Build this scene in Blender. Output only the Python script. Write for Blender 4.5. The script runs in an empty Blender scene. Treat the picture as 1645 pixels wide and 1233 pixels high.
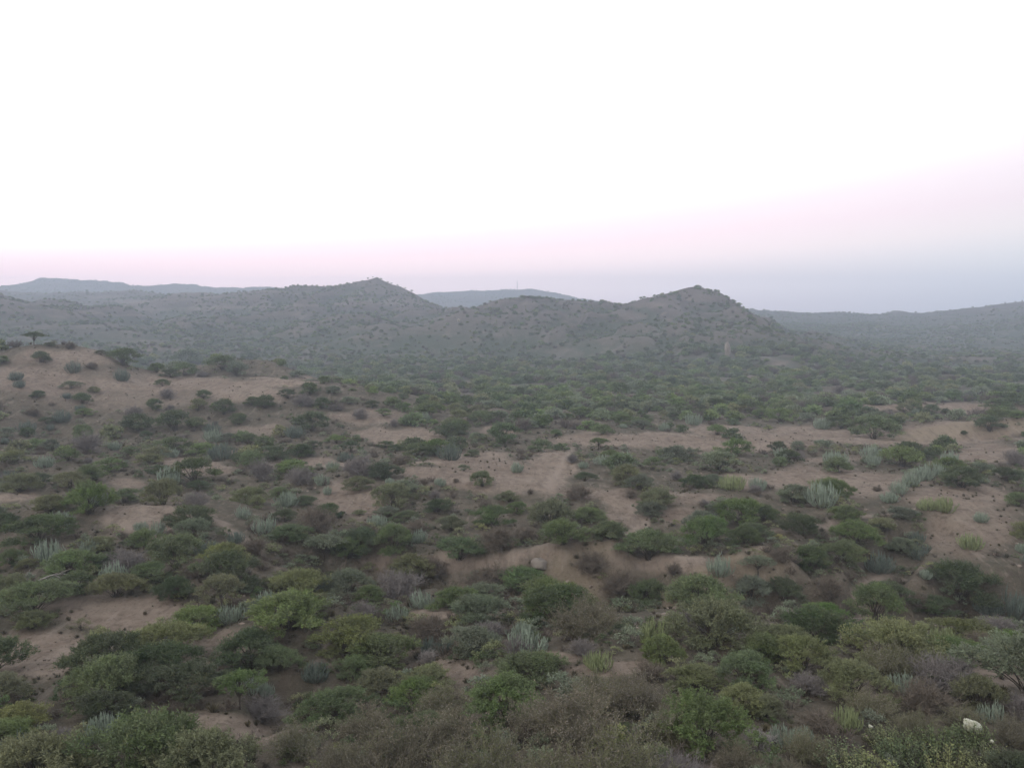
import bpy, math, random
import numpy as np

# ------------------------------------------------------------------ camera, sky, light
scene = bpy.context.scene
PITCH = math.radians(4.67)
FPX = 1645 / 2 / math.tan(math.radians(30))      # focal length in photo pixels
CAM_Z = 15.0
cam_d = bpy.data.cameras.new("camera")
cam_d.sensor_width = 36.0
cam_d.angle = math.radians(60)
cam_d.clip_end = 20000
cam_d.clip_start = 0.1
cam = bpy.data.objects.new("camera", cam_d)
scene.collection.objects.link(cam)
cam.location = (0, 0, CAM_Z)
cam.rotation_euler = (math.radians(90) - PITCH, 0, 0)
scene.camera = cam

SUN_DIR = np.array([-0.62, -0.62, 0.48])         # towards the afterglow
SUN_DIR = SUN_DIR / np.linalg.norm(SUN_DIR)
sun_el = math.asin(SUN_DIR[2])
sun_az = math.atan2(SUN_DIR[0], SUN_DIR[1])

world = bpy.data.worlds.new("World")
scene.world = world
world.use_nodes = True
nt = world.node_tree
nt.nodes.clear()
def wn(t, **k):
    n = nt.nodes.new(t)
    for a, b in k.items():
        setattr(n, a, b)
    return n
def wmath(op, a, b=None, c=None, clamp=False):
    n = wn('ShaderNodeMath', operation=op, use_clamp=clamp)
    for i, v in enumerate((a, b, c)):
        if v is None: continue
        if isinstance(v, (int, float)): n.inputs[i].default_value = v
        else: nt.links.new(v, n.inputs[i])
    return n.outputs[0]
def ramp(fac, stops, interp='LINEAR'):
    n = wn('ShaderNodeValToRGB')
    cr = n.color_ramp
    cr.interpolation = interp
    while len(cr.elements) < len(stops): cr.elements.new(0.5)
    for e, (p, c) in zip(cr.elements, stops):
        e.position = p; e.color = (*c, 1)
    nt.links.new(fac, n.inputs[0])
    return n.outputs[0]
def wmix(fac, a, b, mode='MIX'):
    n = wn('ShaderNodeMix', data_type='RGBA', blend_type=mode)
    n.clamp_result = False
    if isinstance(fac, float): n.inputs[0].default_value = fac
    else: nt.links.new(fac, n.inputs[0])
    nt.links.new(a, n.inputs[6]); nt.links.new(b, n.inputs[7])
    return n.outputs[2]
tc = wn('ShaderNodeTexCoord')
sep = wn('ShaderNodeSeparateXYZ')
nt.links.new(tc.outputs['Generated'], sep.inputs[0])
X, Y, Z = sep.outputs
# the dusk sky opposite the sunset: earth shadow, pink belt (rising towards the south-east), pale glow, dim zenith
e = wmath('DIVIDE', Z, 0.5, clamp=True)
belt = wmath('DIVIDE', wmath('DIVIDE', e, wmath('EXPONENT', X)), 0.4, clamp=True)      # 0.5 = upper edge of the pink belt
east = ramp(belt, [(0.0, (0.84, 0.87, 0.98)), (0.035, (0.90, 0.92, 1.02)), (0.10, (1.16, 1.15, 1.19)), (0.175, (1.12, 1.08, 1.09)), (0.25, (1.16, 1.04, 1.03)),
                   (0.34, (1.12, 0.95, 1.00)), (0.425, (1.14, 1.00, 1.05)), (0.52, (1.21, 1.12, 1.16)), (0.66, (1.34, 1.33, 1.32)), (1.0, (1.36, 1.38, 1.38))])
west = ramp(belt, [(0.0, (2.4, 1.70, 1.85)), (0.25, (2.50, 1.78, 1.82)), (0.35, (2.20, 1.56, 1.62)), (0.435, (1.95, 1.52, 1.57)), (0.52, (1.85, 1.65, 1.65)),
                   (0.7, (1.65, 1.65, 1.62)), (1.0, (1.42, 1.42, 1.42))])
side = wmath('MULTIPLY_ADD', X, 1.0, 0.5, clamp=True)
zen = ramp(e, [(0.0, (1, 1, 1)), (0.66, (1, 1, 1)), (0.82, (0.80, 0.82, 0.88)), (1.0, (0.72, 0.76, 0.84))])
glow = wmix(1.0, wmix(side, west, east), zen, 'MULTIPLY')
sky = wn('ShaderNodeTexSky', sky_type='NISHITA')
sky.sun_disc = False
sky.sun_elevation = max(0.0, sun_el)
sky.sun_rotation = sun_az
sky.altitude = 100
bg1 = wn('ShaderNodeBackground'); bg1.inputs[1].default_value = 1.0
bg2 = wn('ShaderNodeBackground'); bg2.inputs[1].default_value = 0.004
nt.links.new(glow, bg1.inputs[0]); nt.links.new(sky.outputs[0], bg2.inputs[0])
add = wn('ShaderNodeAddShader')
nt.links.new(bg1.outputs[0], add.inputs[0]); nt.links.new(bg2.outputs[0], add.inputs[1])
wo = wn('ShaderNodeOutputWorld')
nt.links.new(add.outputs[0], wo.inputs[0])

sd = bpy.data.lights.new("sun", 'SUN')
sd.energy = 1.75
sd.angle = math.radians(70)
sd.color = (1.0, 0.93, 0.83)
so = bpy.data.objects.new("sun", sd)
scene.collection.objects.link(so)
from mathutils import Vector, Matrix
so.rotation_euler = Vector(tuple(SUN_DIR)).to_track_quat('Z', 'Y').to_euler()

scene.view_settings.view_transform = 'Standard'
scene.view_settings.look = 'None'
scene.view_settings.exposure = 0.08
scene.view_settings.gamma = 1.0
scene.render.engine = 'CYCLES'
scene.cycles.max_bounces = 6
scene.cycles.volume_bounces = 2
scene.cycles.transparent_max_bounces = 4

# ------------------------------------------------------------------ numeric helpers
def hash2(ix, iy, seed):
    h = (ix.astype(np.int64) * 374761393 + iy.astype(np.int64) * 668265263 + seed * 1442695041) & 0x7fffffff
    h = ((h ^ (h >> 13)) * 1274126177) & 0x7fffffff
    h = ((h ^ (h >> 16)) * 1911520717) & 0x7fffffff
    return ((h ^ (h >> 15)) & 0xffff) / 65535.0
def vnoise(x, y, seed=0):
    ix = np.floor(x); iy = np.floor(y)
    fx = x - ix; fy = y - iy
    fx = fx * fx * fx * (fx * (fx * 6 - 15) + 10); fy = fy * fy * fy * (fy * (fy * 6 - 15) + 10)
    a = hash2(ix, iy, seed); b = hash2(ix + 1, iy, seed); c = hash2(ix, iy + 1, seed); d = hash2(ix + 1, iy + 1, seed)
    return (a + (b - a) * fx + (c - a) * fy + (a - b - c + d) * fx * fy) * 2 - 1
def fbm(x, y, octv=4, seed=0, gain=0.5):
    s = 0; a = 1.0
    for o in range(octv):
        c, q = math.cos(0.7 * o), math.sin(0.7 * o)
        s = s + a * vnoise((x * c - y * q) * 2 ** o + 17.3 * o, (x * q + y * c) * 2 ** o - 9.1 * o, seed + o)
        a *= gain
    return s
def sstep(a, b, x):
    t = np.clip((x - a) / (b - a), 0, 1)
    return t * t * (3 - 2 * t)
CP, SP = math.cos(PITCH), math.sin(PITCH)
def ray(u, v):
    a = (np.asarray(u, float) - 822.5) / FPX; b = -(np.asarray(v, float) - 616.5) / FPX
    return np.stack([a, CP + b * SP, -SP + b * CP], -1)
def pt(u, v, r):
    """world point on the sight line of photo pixel (u, v), r metres ahead of the viewpoint"""
    d = ray(u, v); d = d / d[..., 1:2]
    return np.array([0, 0, CAM_Z]) + d * np.asarray(r, float)[..., None]
def proj(p):
    q = p - np.array([0, 0, CAM_Z])
    f = q[..., 1] * CP - q[..., 2] * SP; up = q[..., 1] * SP + q[..., 2] * CP
    return 822.5 + FPX * q[..., 0] / f, 616.5 - FPX * up / f, f

# ------------------------------------------------------------------ terrain
# every ridge: crest points (photo column, photo row, metres ahead), foot width in front / behind, profile power, roughness
RIDGES = [
 ([(-700,470,1185),(-200,462,1343),(0,461,1343),(40,455,1343),(66,445,1343),(100,448,1343),(180,451,1343),(212,458,1343),(240,459,1343),(290,454,1343),(340,461,1343),(430,461,1343),(560,474,1382),(700,486,1422)],330,300,1.2,6),
 ([(560,490,1443),(660,474,1443),(700,469,1443),(760,467,1443),(830,464,1443),(850,463,1443),(885,469,1443),(945,481,1443),(1010,489,1406),(1100,500,1406)],330,250,1.1,5),
 ([(1100,505,960),(1180,495,920),(1250,500,880),(1300,503,880),(1372,500,880),(1402,508,880),(1425,503,880),(1440,496,880),(1462,504,880),(1522,500,864),(1560,493,840),(1645,485,800),(1760,475,760),(2100,462,720),(2600,460,720)],420,400,1.35,4),
 ([(-500,452,882),(-150,458,840),(0,466,840),(60,470,840),(130,469,798),(200,466,773),(270,472,722),(330,485,672)],340,240,1.2,6),
 ([(-420,450,460),(-150,452,440),(-60,464,430),(0,479,420),(40,494,410),(80,519,395),(120,548,370)],120,120,1.25,3),
 ([(140,566,540),(190,522,570),(238,484,595),(275,472,600),(380,470,600),(440,464,600),(480,456,600),(520,460,600),(560,455,600),(605,442,600),(640,457,602),(662,470,604),(700,493,606),(740,509,608),(800,511,608)],225,110,1.22,5.5),
 ([(770,508,520),(800,496,500),(830,485,470),(880,477,450),(940,483,440),(1000,487,430),(1040,477,430),(1080,470,430),(1105,462,430),(1125,461,430),(1152,467,430),(1182,486,430),(1217,513,428),(1262,537,424),(1300,552,418),(1345,572,410)],128,85,1.15,4.0),
 ([(-300,548,125),(-120,558,128),(0,561,130),(60,551,133),(110,551,135),(155,562,137),(215,590,140),(300,606,138),(450,608,134),(520,620,130),(600,660,122),(650,690,112),(720,722,98)],62,40,1.25,0.9),
 ([(215,600,168),(260,592,168),(320,586,168),(370,577,168),(425,578,167),(470,602,160)],22,30,1.2,0.5),
 ([(95,832,57),(125,819,58.5),(160,813,59.5),(230,811,60),(300,818,60),(350,836,58),(405,876,53.5)],9,7,0.9,0.12),
 ([(-120,790,64),(0,793,63),(40,801,62),(75,812,60)],6,7,1.0,0.1),
 ([(500,985,39),(540,972,40),(600,966,42),(680,976,41),(740,1000,37)],5,5,1.1,0.1),
 ([(700,945,46),(760,953,46),(830,965,45),(880,985,42)],3.5,3.5,1.1,0.1),
 ([(1435,703,112),(1480,689,113),(1540,679,114),(1600,672,115),(1665,672,115),(1800,682,114)],4.0,16,0.62,0.12),
 ([(1080,662,150),(1120,656,150),(1250,661,150),(1400,650,150),(1560,649,150),(1700,640,150),(1850,640,150)],18,22,1.2,0.3),
 ([(470,790,75),(530,770,77),(580,785,75),(600,810,71)],8,8,1.1,0.2),
 ([(830,885,52),(870,879,53),(920,872,54),(960,862,55)],2.6,7,0.7,0.1),
 ([(990,893,51),(1060,907,50),(1130,902,51),(1230,880,54)],2.4,7,0.8,0.1),
]
RIDGE3 = []
for pts_, wf, wb, pw, ro in RIDGES:
    a = np.array(pts_, float)
    RIDGE3.append((pt(a[:, 0], a[:, 1], a[:, 2]), wf, wb, pw, ro))
GULLY = pt(*np.array([(560,905,53),(650,918,52),(760,925,51),(880,935,50),(985,925,51),(1050,945,49),(1200,965,48),(1300,985,47.5),(1385,1003,46.5),(1500,985,48),(1720,975,50),(2000,960,52)], float).T)
GULLY2 = pt(*np.array([(1385,1000,47),(1392,960,50),(1410,930,54),(1450,905,58),(1500,880,62)], float).T)
GULLY3 = pt(*np.array([(690,1010,38),(640,1060,34),(500,1080,33),(440,1110,30)], float).T)
YS = np.array([-4000, -60, -20, 0, 2.5, 6, 12, 18, 24, 32, 40, 50, 60, 70, 85, 110, 150, 220, 300, 500, 1000, 1800, 2800, 5000.])
ZL = np.array([10, 13, 13.4, 13.4, 12.9, 10.5, 6.5, 3.6, 1.9, 0.9, 0.1, -0.6, -0.9, -0.8, -0.6, -1.0, -2.0, -4.0, -5.0, -4.0, -2.0, 0, 0, 0])
ZR = np.array([10, 13, 13.4, 13.4, 12.9, 10.5, 6.9, 4.6, 3.7, 3.0, 0.9, -2.0, -1.2, 0.1, -0.2, -1.2, -2.2, -4.0, -5.0, -4.0, -2.0, 0, 0, 0])
def polydist(x, y, P, soft=0.0):
    D, ZC, AR, SG = [], [], [], []
    L0 = 0.0
    for i in range(len(P) - 1):
        a, b = P[i], P[i + 1]
        dx, dy = b[0] - a[0], b[1] - a[1]
        L2 = dx * dx + dy * dy
        t = np.clip(((x - a[0]) * dx + (y - a[1]) * dy) / L2, 0, 1)
        ex = x - (a[0] + t * dx); ey = y - (a[1] + t * dy)
        D.append(np.sqrt(ex * ex + ey * ey)); ZC.append(a[2] + t * (b[2] - a[2])); AR.append(L0 + t * math.sqrt(L2))
        SG.append(np.sign(ex * (-dy) + ey * dx))                 # +1 = behind the crest (crest runs left to right)
        L0 += math.sqrt(L2)
    D = np.array(D); k = D.argmin(0); dm = D.min(0)
    sg = np.take_along_axis(np.array(SG), k[None], 0)[0]
    if soft <= 0: return dm, np.take_along_axis(np.array(ZC), k[None], 0)[0], sg
    w = np.exp(-(D - dm) / (soft + 0.12 * dm)); w /= w.sum(0)
    polydist.arc = (w * np.array(AR)).sum(0)
    return dm, (w * np.array(ZC)).sum(0), (w * np.array(SG)).sum(0)
def H(x, y, detail=True):
    x = np.asarray(x, float); y = np.asarray(y, float)
    r = np.hypot(x, y)
    rr = np.where(y > 0, r * 0.5 + y * 0.5, y)
    rr = np.where(y > 0, np.maximum(rr, 0.0), -r)
    k = sstep(-0.18, 0.12, x / np.maximum(r, 1.0))
    z = np.interp(rr, YS, ZL) * (1 - k) + np.interp(rr, YS, ZR) * k
    far = sstep(20, 60, r)
    z = z + far * (0.95 * fbm(x / 26, y / 26, 3, 3) + 0.36 * fbm(x / 8, y / 8, 2, 9))
    z = z + sstep(250, 700, r) * 2.2 * fbm(x / 120, y / 120, 3, 31)
    for P, wf, wb, pw, ro in RIDGE3:
        reach = max(wf, wb) * 1.4
        lo = P[:, :2].min(0) - reach; hi = P[:, :2].max(0) + reach
        m = (x > lo[0]) & (x < hi[0]) & (y > lo[1]) & (y < hi[1])
        if not m.any(): continue
        xs, ys = x[m], y[m]
        d, zc, s = polydist(xs, ys, P, 0.03 * wf)
        w = wf + (wb - wf) * sstep(-.6, .6, s)
        sc = max(wf, 6.0)
        if wf < 10: d = d + .45 * fbm(xs / 1.6, ys / 1.6, 3, 57)
        wn_ = w * (1 + 0.22 * fbm(xs / sc * 1.5, ys / sc * 1.5, 3, 51))
        t = np.clip(np.maximum(d, 0) / wn_, 0, 1)
        pr = (1 - t) ** pw
        pr = pr * (1 - sstep(0.9, 1, t) * 0.0)
        body = np.clip(4 * pr * (1 - pr), 0, 1)
        arc = polydist.arc
        if wf > 100:
            sp = np.abs(fbm(arc / (sc * .30) + .9 * fbm(xs / sc * 3, ys / sc * 3, 2, 61), d / (sc * .9) + .5 * fbm(xs / sc * 4, ys / sc * 4, 2, 66), 2, 62))
        else: sp = 0.45
        rough = ro * body * (0.45 - sp) * 1.1 + ro * body * (fbm(xs / (sc * 0.35), ys / (sc * 0.35), 4, 71, 0.55) - 0.15)
        zb = z[m]
        rough = rough * np.clip((zc - zb) / (3.0 * ro), 0, 1)
        hh = zb + np.maximum(zc - zb, 0) * pr + rough
        z[m] = np.where(pr > 0, np.maximum(zb, hh), zb)
    for P, wd, dp in ((GULLY, 5.0, 3.2), (GULLY2, 1.8, 0.9), (GULLY3, 2.2, 0.8)):
        lo = P[:, :2].min(0) - 12; hi = P[:, :2].max(0) + 12
        m = (x > lo[0]) & (x < hi[0]) & (y > lo[1]) & (y < hi[1])
        if not m.any(): continue
        d, _, s = polydist(x[m], y[m], P)
        d = d + 0.9 * fbm(x[m] / 3.0, y[m] / 3.0, 2, 91)
        z[m] -= dp * (1 - sstep(wd * 0.35, wd, d))
    if detail:
        near = 1 - sstep(120, 260, r)
        z = z + near * far * (0.10 * fbm(x / 2.2, y / 2.2, 3, 13) + 0.03 * vnoise(x / 0.45, y / 0.45, 17))
        z = z + sstep(180, 320, r) * 0.8 * fbm(x / 14, y / 14, 2, 19)
    return z
def ground_at(u, v):
    """where the sight lines of photo pixels meet the terrain"""
    d = ray(u, v); d = d / d[:, 1:2]
    ts = np.geomspace(9, 1700, 850)
    P = d[:, None, :] * ts[None, :, None]
    h = H(P[..., 0].ravel(), P[..., 1].ravel()).reshape(P.shape[:2])
    under = (CAM_Z + P[..., 2]) <= h
    i = np.where(under.any(1), under.argmax(1), len(ts) - 1)
    i = np.maximum(i, 1)
    t0, t1 = ts[i - 1], ts[i]
    k = np.arange(len(d))
    g0 = CAM_Z + P[k, i - 1, 2] - h[k, i - 1]; g1 = CAM_Z + P[k, i, 2] - h[k, i]
    f = np.clip(g0 / np.maximum(g0 - g1, 1e-6), 0, 1)
    t = t0 + (t1 - t0) * f
    q = d * t[:, None]
    q[:, 2] = H(q[:, 0], q[:, 1])
    return q

# bare earth as seen in the photo: (column, row, half width, half height, strength)
BARE = [(200,985,120,30,1),(60,1050,100,45,.8),(340,1170,115,32,.9),(240,832,105,26,.8),(25,799,50,9,1),(290,742,32,6,.9),(205,778,34,12,.7),(690,986,55,10,1),(560,800,55,32,.9),
 (640,700,80,14,.8),(760,740,75,15,.8),(800,768,110,26,.9),(885,758,38,42,1),(760,905,90,8,1),(640,900,75,10,.9),(1080,908,85,14,.9),(1022,832,16,30,1),(1030,706,160,13,.9),(1290,772,75,26,.9),(1190,772,45,14,.8),
 (1540,690,115,13,1),(1520,655,140,8,.9),(1590,728,70,16,.8),(1160,690,70,9,.9),(1330,738,60,8,.7),(805,690,30,7,.9),(985,1072,75,13,1),(890,1052,55,9,.9),(1605,1075,60,28,.9),(1560,850,90,45,.6),(450,612,90,7,.9),
 (110,575,100,16,.7),(190,625,190,35,.45),(880,890,55,8,1),(700,1078,75,22,.7),(420,690,50,10,.6),(590,670,60,14,.7),(1440,770,60,12,.5),(1100,830,50,16,.7),(1400,950,24,30,.8),(560,1060,40,20,.4),(1450,1120,60,10,.8),(1160,1235,50,15,.7),(250,618,210,14,.8),(60,612,95,25,.8),(400,632,80,15,.7),(1480,702,160,14,.9),(1180,715,150,12,.9),(1340,776,120,24,.9),(1540,800,90,26,.75),(720,760,90,13,.7),(960,790,60,10,.7),(1090,800,70,14,.6),(1290,700,120,10,.8),(500,745,90,9,.7),(330,752,60,8,.7),(1000,815,30,25,.8),(640,1040,40,14,.5),(360,1030,60,20,.6),(212,485,30,4,1),(96,508,26,3,1),(150,500,36,4,.8),(170,477,36,3,.8),(60,489,30,3,.7),(1042,490,30,5,.9),(1018,508,22,7,.8),(905,566,34,9,.6),(1500,592,40,3,.8),(1230,606,40,3,.8),(1400,612,50,3,.8),(740,612,30,3,.7),(1100,622,50,3,.7),(640,452,20,4,.5),(1130,480,26,6,.6),(820,600,26,2.5,.7),(1290,690,60,8,.7)]
TRAILS = [[(298,820),(345,835),(378,858),(412,884)],[(175,832),(205,850),(232,860),(262,868)],[(1425,915),(1402,940),(1385,965),(1378,1000)],[(985,888),(1020,902),(1060,908),(1112,899)],[(918,718),(905,740),(888,765),(880,785)],
 [(590,905),(680,908),(760,905),(830,890),(925,868)],[(1010,800),(1022,830),(1015,860)],[(700,742),(600,750),(520,748)],[(1240,850),(1330,845),(1460,820)],[(40,985),(130,962),(180,950)]]
EXTRA = {}
def masks(P):
    """(bare earth, trail) 0..1 for ground points"""
    u, v, f = proj(P)
    nf = 1 - .75 * sstep(150, 300, f); u = u + nf * 14 * vnoise(P[:, 0] / 2.5, P[:, 1] / 2.5, 201); v = v + nf * 5 * vnoise(P[:, 0] / 2.5, P[:, 1] / 2.5, 202)
    b = np.zeros(len(P))
    ok = f > 5
    for cu, cv, ru, rv, s in BARE:
        q = np.sqrt(((u - cu) / ru) ** 2 + ((v - cv) / rv) ** 2)
        b = np.maximum(b, s * (1 - sstep(0.65, 1.15, q)))
    tr = np.zeros(len(P))
    for T in TRAIL3:
        d, _, _ = polydist(P[:, 0], P[:, 1], T)
        tr = np.maximum(tr, 1 - sstep(0.15, 0.65, d + 0.25 * vnoise(P[:, 0] * 1.3, P[:, 1] * 1.3, 203)))
    return np.where(ok, b, 0), np.where(ok, tr, 0)
TRAIL3 = [ground_at(*np.array(T, float).T) for T in TRAILS]

# ------------------------------------------------------------------ mesh + material helpers
def mesh_from(name, V, F, tone=None, mats=(), mat_idx=None, smooth=False):
    V = np.asarray(V, np.float32); F = np.asarray(F, np.int32)
    k = F.shape[1]
    me = bpy.data.meshes.new(name)
    me.vertices.add(len(V)); me.vertices.foreach_set('co', V.ravel())
    me.loops.add(F.size); me.loops.foreach_set('vertex_index', F.ravel())
    me.polygons.add(len(F)); me.polygons.foreach_set('loop_start', np.arange(0, F.size, k, dtype=np.int32))
    for m in mats: me.materials.append(m)
    if mat_idx is not None: me.polygons.foreach_set('material_index', np.asarray(mat_idx, np.int32))
    me.polygons.foreach_set('use_smooth', np.full(len(F), smooth))
    me.update(calc_edges=True)
    if tone is not None:
        for an, av in (tone.items() if isinstance(tone, dict) else (('tone', tone),)):
            at = me.attributes.new(an, 'FLOAT', 'POINT'); at.data.foreach_set('value', np.asarray(av, np.float32))
    me.validate()
    return me
def link(name, me, parent=None):
    o = bpy.data.objects.new(name, me)
    scene.collection.objects.link(o)
    if parent is not None: o.parent = parent
    return o
class Mat:
    def __init__(s, name):
        s.m = bpy.data.materials.new(name); s.m.use_nodes = True
        s.t = s.m.node_tree; s.t.nodes.clear()
        s.out = s.n('ShaderNodeOutputMaterial')
    def n(s, t, **k):
        x = s.t.nodes.new(t)
        for a, b in k.items(): setattr(x, a, b)
        return x
    def l(s, a, b): s.t.links.new(a, b)
    def val(s, inp, v):
        if isinstance(v, (int, float)): inp.default_value = v
        elif isinstance(v, tuple): inp.default_value = (*v, 1) if len(v) == 3 else v
        else: s.l(v, inp)
    def math(s, op, a, b=0.0, clamp=False):
        x = s.n('ShaderNodeMath', operation=op, use_clamp=clamp)
        s.val(x.inputs[0], a); s.val(x.inputs[1], b)
        return x.outputs[0]
    def mix(s, f, a, b, mode='MIX'):
        x = s.n('ShaderNodeMix', data_type='RGBA', blend_type=mode)
        s.val(x.inputs[0], f); s.val(x.inputs[6], a); s.val(x.inputs[7], b)
        return x.outputs[2]
    def noise(s, vec, scale, detail=4, rough=0.55):
        x = s.n('ShaderNodeTexNoise'); s.l(vec, x.inputs['Vector'])
        x.inputs['Scale'].default_value = scale; x.inputs['Detail'].default_value = detail; x.inputs['Roughness'].default_value = rough
        return x.outputs['Fac']
    def rng(s, f, a, b, c=0.0, d=1.0):
        x = s.n('ShaderNodeMapRange', clamp=True); s.val(x.inputs[0], f)
        for i, q in enumerate((a, b, c, d)): x.inputs[i + 1].default_value = q
        return x.outputs[0]
    def attr(s, name):
        x = s.n('ShaderNodeAttribute', attribute_name=name); return x.outputs['Fac']
    def bsdf(s, col, rough=0.9, spec=0.1, normal=None):
        b = s.n('ShaderNodeBsdfPrincipled'); s.val(b.inputs['Base Color'], col); s.val(b.inputs['Roughness'], rough)
        b.inputs['Specular IOR Level'].default_value = spec
        if normal is not None: s.l(normal, b.inputs['Normal'])
        return b.outputs[0]
    def bump(s, h, strength, dist):
        b = s.n('ShaderNodeBump'); b.inputs['Strength'].default_value = strength; b.inputs['Distance'].default_value = dist
        s.l(h, b.inputs['Height']); return b.outputs[0]

def ground_material():
    M = Mat('dry_earth')
    g = M.n('ShaderNodeNewGeometry'); P = g.outputs['Position']
    bare, trail, far, bank = M.attr('bare'), M.attr('trail'), M.attr('far'), M.attr('bank')
    n1 = M.noise(P, 0.10, 6, 0.6); n2 = M.noise(P, 0.7, 6, 0.65); n3 = M.noise(P, 5.0, 5, 0.7); n4 = M.noise(P, 22.0, 3, 0.7)
    soil = M.mix(M.rng(n1, 0.35, 0.65), (0.198, 0.153, 0.119), (0.252, 0.200, 0.157))
    soil = M.mix(M.rng(n2, 0.42, 0.66, 0, 0.55), soil, (0.125, 0.088, 0.068))
    litter = M.mix(M.rng(n2, 0.35, 0.65), (0.076, 0.068, 0.050), (0.120, 0.101, 0.075))
    c = M.mix(M.rng(M.math('ADD', M.math('MULTIPLY', bare, 0.75), M.math('MULTIPLY', n2, 0.5)), 0.22, 0.78), litter, soil)
    specks = M.rng(n3, 0.53, 0.66)
    c = M.mix(M.math('MULTIPLY', specks, M.rng(bare, 0, 1, 0.75, 0.30)), c, (0.075, 0.062, 0.045))
    n7 = M.noise(P, 1.7, 5, 0.75)
    c = M.mix(M.math('MULTIPLY', M.rng(n7, 0.52, 0.64), 0.7), c, (0.085, 0.066, 0.052))
    c = M.mix(M.math('MULTIPLY', M.rng(n7, 0.30, 0.42, 1, 0), 0.35), c, (0.24, 0.19, 0.155))
    grit = M.rng(n4, 0.60, 0.72, 0, 0.5)
    c = M.mix(grit, c, (0.27, 0.22, 0.18))
    c = M.mix(M.math('MULTIPLY', bank, 0.8), c, M.mix(n2, (0.18, 0.14, 0.098), (0.26, 0.21, 0.155)))
    c = M.mix(M.math('MULTIPLY', trail, 0.75), c, M.mix(n3, (0.23, 0.18, 0.145), (0.28, 0.225, 0.18)))
    n5 = M.noise(P, 0.028, 5, 0.6); n6 = M.noise(P, 0.13, 5, 0.65)
    sz = M.n('ShaderNodeSeparateXYZ'); M.l(P, sz.inputs[0])
    hi = M.rng(M.math('ADD', sz.outputs[2], M.math('MULTIPLY', n5, 14.0)), 8, 24)
    low_c = M.mix(M.rng(n5, 0.38, 0.62), (0.090, 0.084, 0.064), (0.062, 0.072, 0.050))
    high_c = M.mix(M.rng(n6, 0.38, 0.60), (0.104, 0.084, 0.078), (0.060, 0.054, 0.052))
    fc = M.mix(hi, low_c, high_c)
    fc = M.mix(M.rng(n2, 0.48, 0.60, 0, 0.7), fc, (0.056, 0.060, 0.044))
    fc = M.mix(M.rng(n6, 0.56, 0.70, 0, 0.6), fc, (0.21, 0.165, 0.135))
    rid = M.attr('ridge')  # bare spurs paler, grown hollows darker; colour also stands in for relief shading
    fc = M.mix(M.rng(M.math('ADD', rid, M.math('MULTIPLY', M.math('SUBTRACT', M.math('MULTIPLY', M.math('ADD', n6, n2), 0.5), 0.5), 2.6)), 0.62, 1.05, 0, 0.5), fc, (0.145, 0.118, 0.104))
    fc = M.mix(M.rng(M.math('ADD', rid, M.math('MULTIPLY', M.math('SUBTRACT', n6, 0.5), 0.8)), 0.45, 0.10, 0, 0.75), fc, (0.058, 0.066, 0.046))
    mp = M.n('ShaderNodeMapping'); mp.inputs['Scale'].default_value = (.006, .006, .30); M.l(P, mp.inputs['Vector'])
    st = M.noise(mp.outputs[0], 1.0, 4, 0.6)
    fc = M.mix(M.math('MULTIPLY', M.rng(st, 0.54, 0.64, 0, 0.6), hi), fc, (0.165, 0.138, 0.122))
    mp2 = M.n('ShaderNodeMapping'); mp2.inputs['Scale'].default_value = (1.6, .30, 1.0); M.l(P, mp2.inputs['Vector'])
    rill = M.noise(mp2.outputs[0], 1.0, 5, 0.65)
    c = M.mix(M.rng(rill, 0.54, 0.64, 0, 0.45), c, (0.105, 0.082, 0.066))
    c = M.mix(M.rng(rill, 0.44, 0.36, 0, 0.30), c, (0.29, 0.235, 0.195))
    fc = M.mix(M.math('MULTIPLY', bare, M.rng(n6, 0.35, 0.6, 0.3, 0.9)), fc, (0.165, 0.132, 0.116))
    c = M.mix(far, c, fc)
    h = M.math('ADD', M.math('ADD', M.math('MULTIPLY', n3, 0.6), M.math('MULTIPLY', n4, 0.25)), M.math('MULTIPLY', n2, 1.5))
    M.l(M.bsdf(c, 0.95, 0.05, M.bump(h, 0.9, 0.22)), M.out.inputs[0])
    return M.m
M_GROUND = ground_material()

def leaf_material(name, spread=0.35, warm=(0.16, 0.13, 0.06), fixed=None):
    M = Mat(name)
    oi = M.n('ShaderNodeObjectInfo')
    tone = M.attr('tone')
    hs = M.n('ShaderNodeHueSaturation')
    M.val(hs.inputs['Color'], fixed if fixed else oi.outputs['Color'])
    M.val(hs.inputs['Hue'], M.rng(oi.outputs['Random'], 0, 1, 0.485, 0.515))
    M.val(hs.inputs['Saturation'], M.rng(M.math('FRACT', M.math('MULTIPLY', oi.outputs['Random'], 7.3)), 0, 1, 0.8, 1.1))
    v = M.math('MULTIPLY', M.rng(tone, 0, 1, 1 - spread, 1 + spread), M.rng(M.math('FRACT', M.math('MULTIPLY', oi.outputs['Random'], 3.7)), 0, 1, 0.82, 1.18))
    M.val(hs.inputs['Value'], v)
    gp = M.n('ShaderNodeNewGeometry')
    pn = M.noise(gp.outputs['Position'], 0.9, 3, 0.6)
    dusty = M.mix(0.40, hs.outputs[0], (0.150, 0.140, 0.112))
    c = M.mix(M.rng(pn, 0.40, 0.62, 0, 0.75), hs.outputs[0], dusty)
    c = M.mix(M.rng(tone, 0.82, 1.0, 0, 0.45), c, warm)
    b = M.bsdf(c, 0.75, 0.15)
    t = M.n('ShaderNodeBsdfTranslucent'); M.l(c, t.inputs['Color'])
    mx = M.n('ShaderNodeMixShader'); mx.inputs[0].default_value = 0.25
    M.l(b, mx.inputs[1]); M.l(t.outputs[0], mx.inputs[2]); M.l(mx.outputs[0], M.out.inputs[0])
    return M.m
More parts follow.
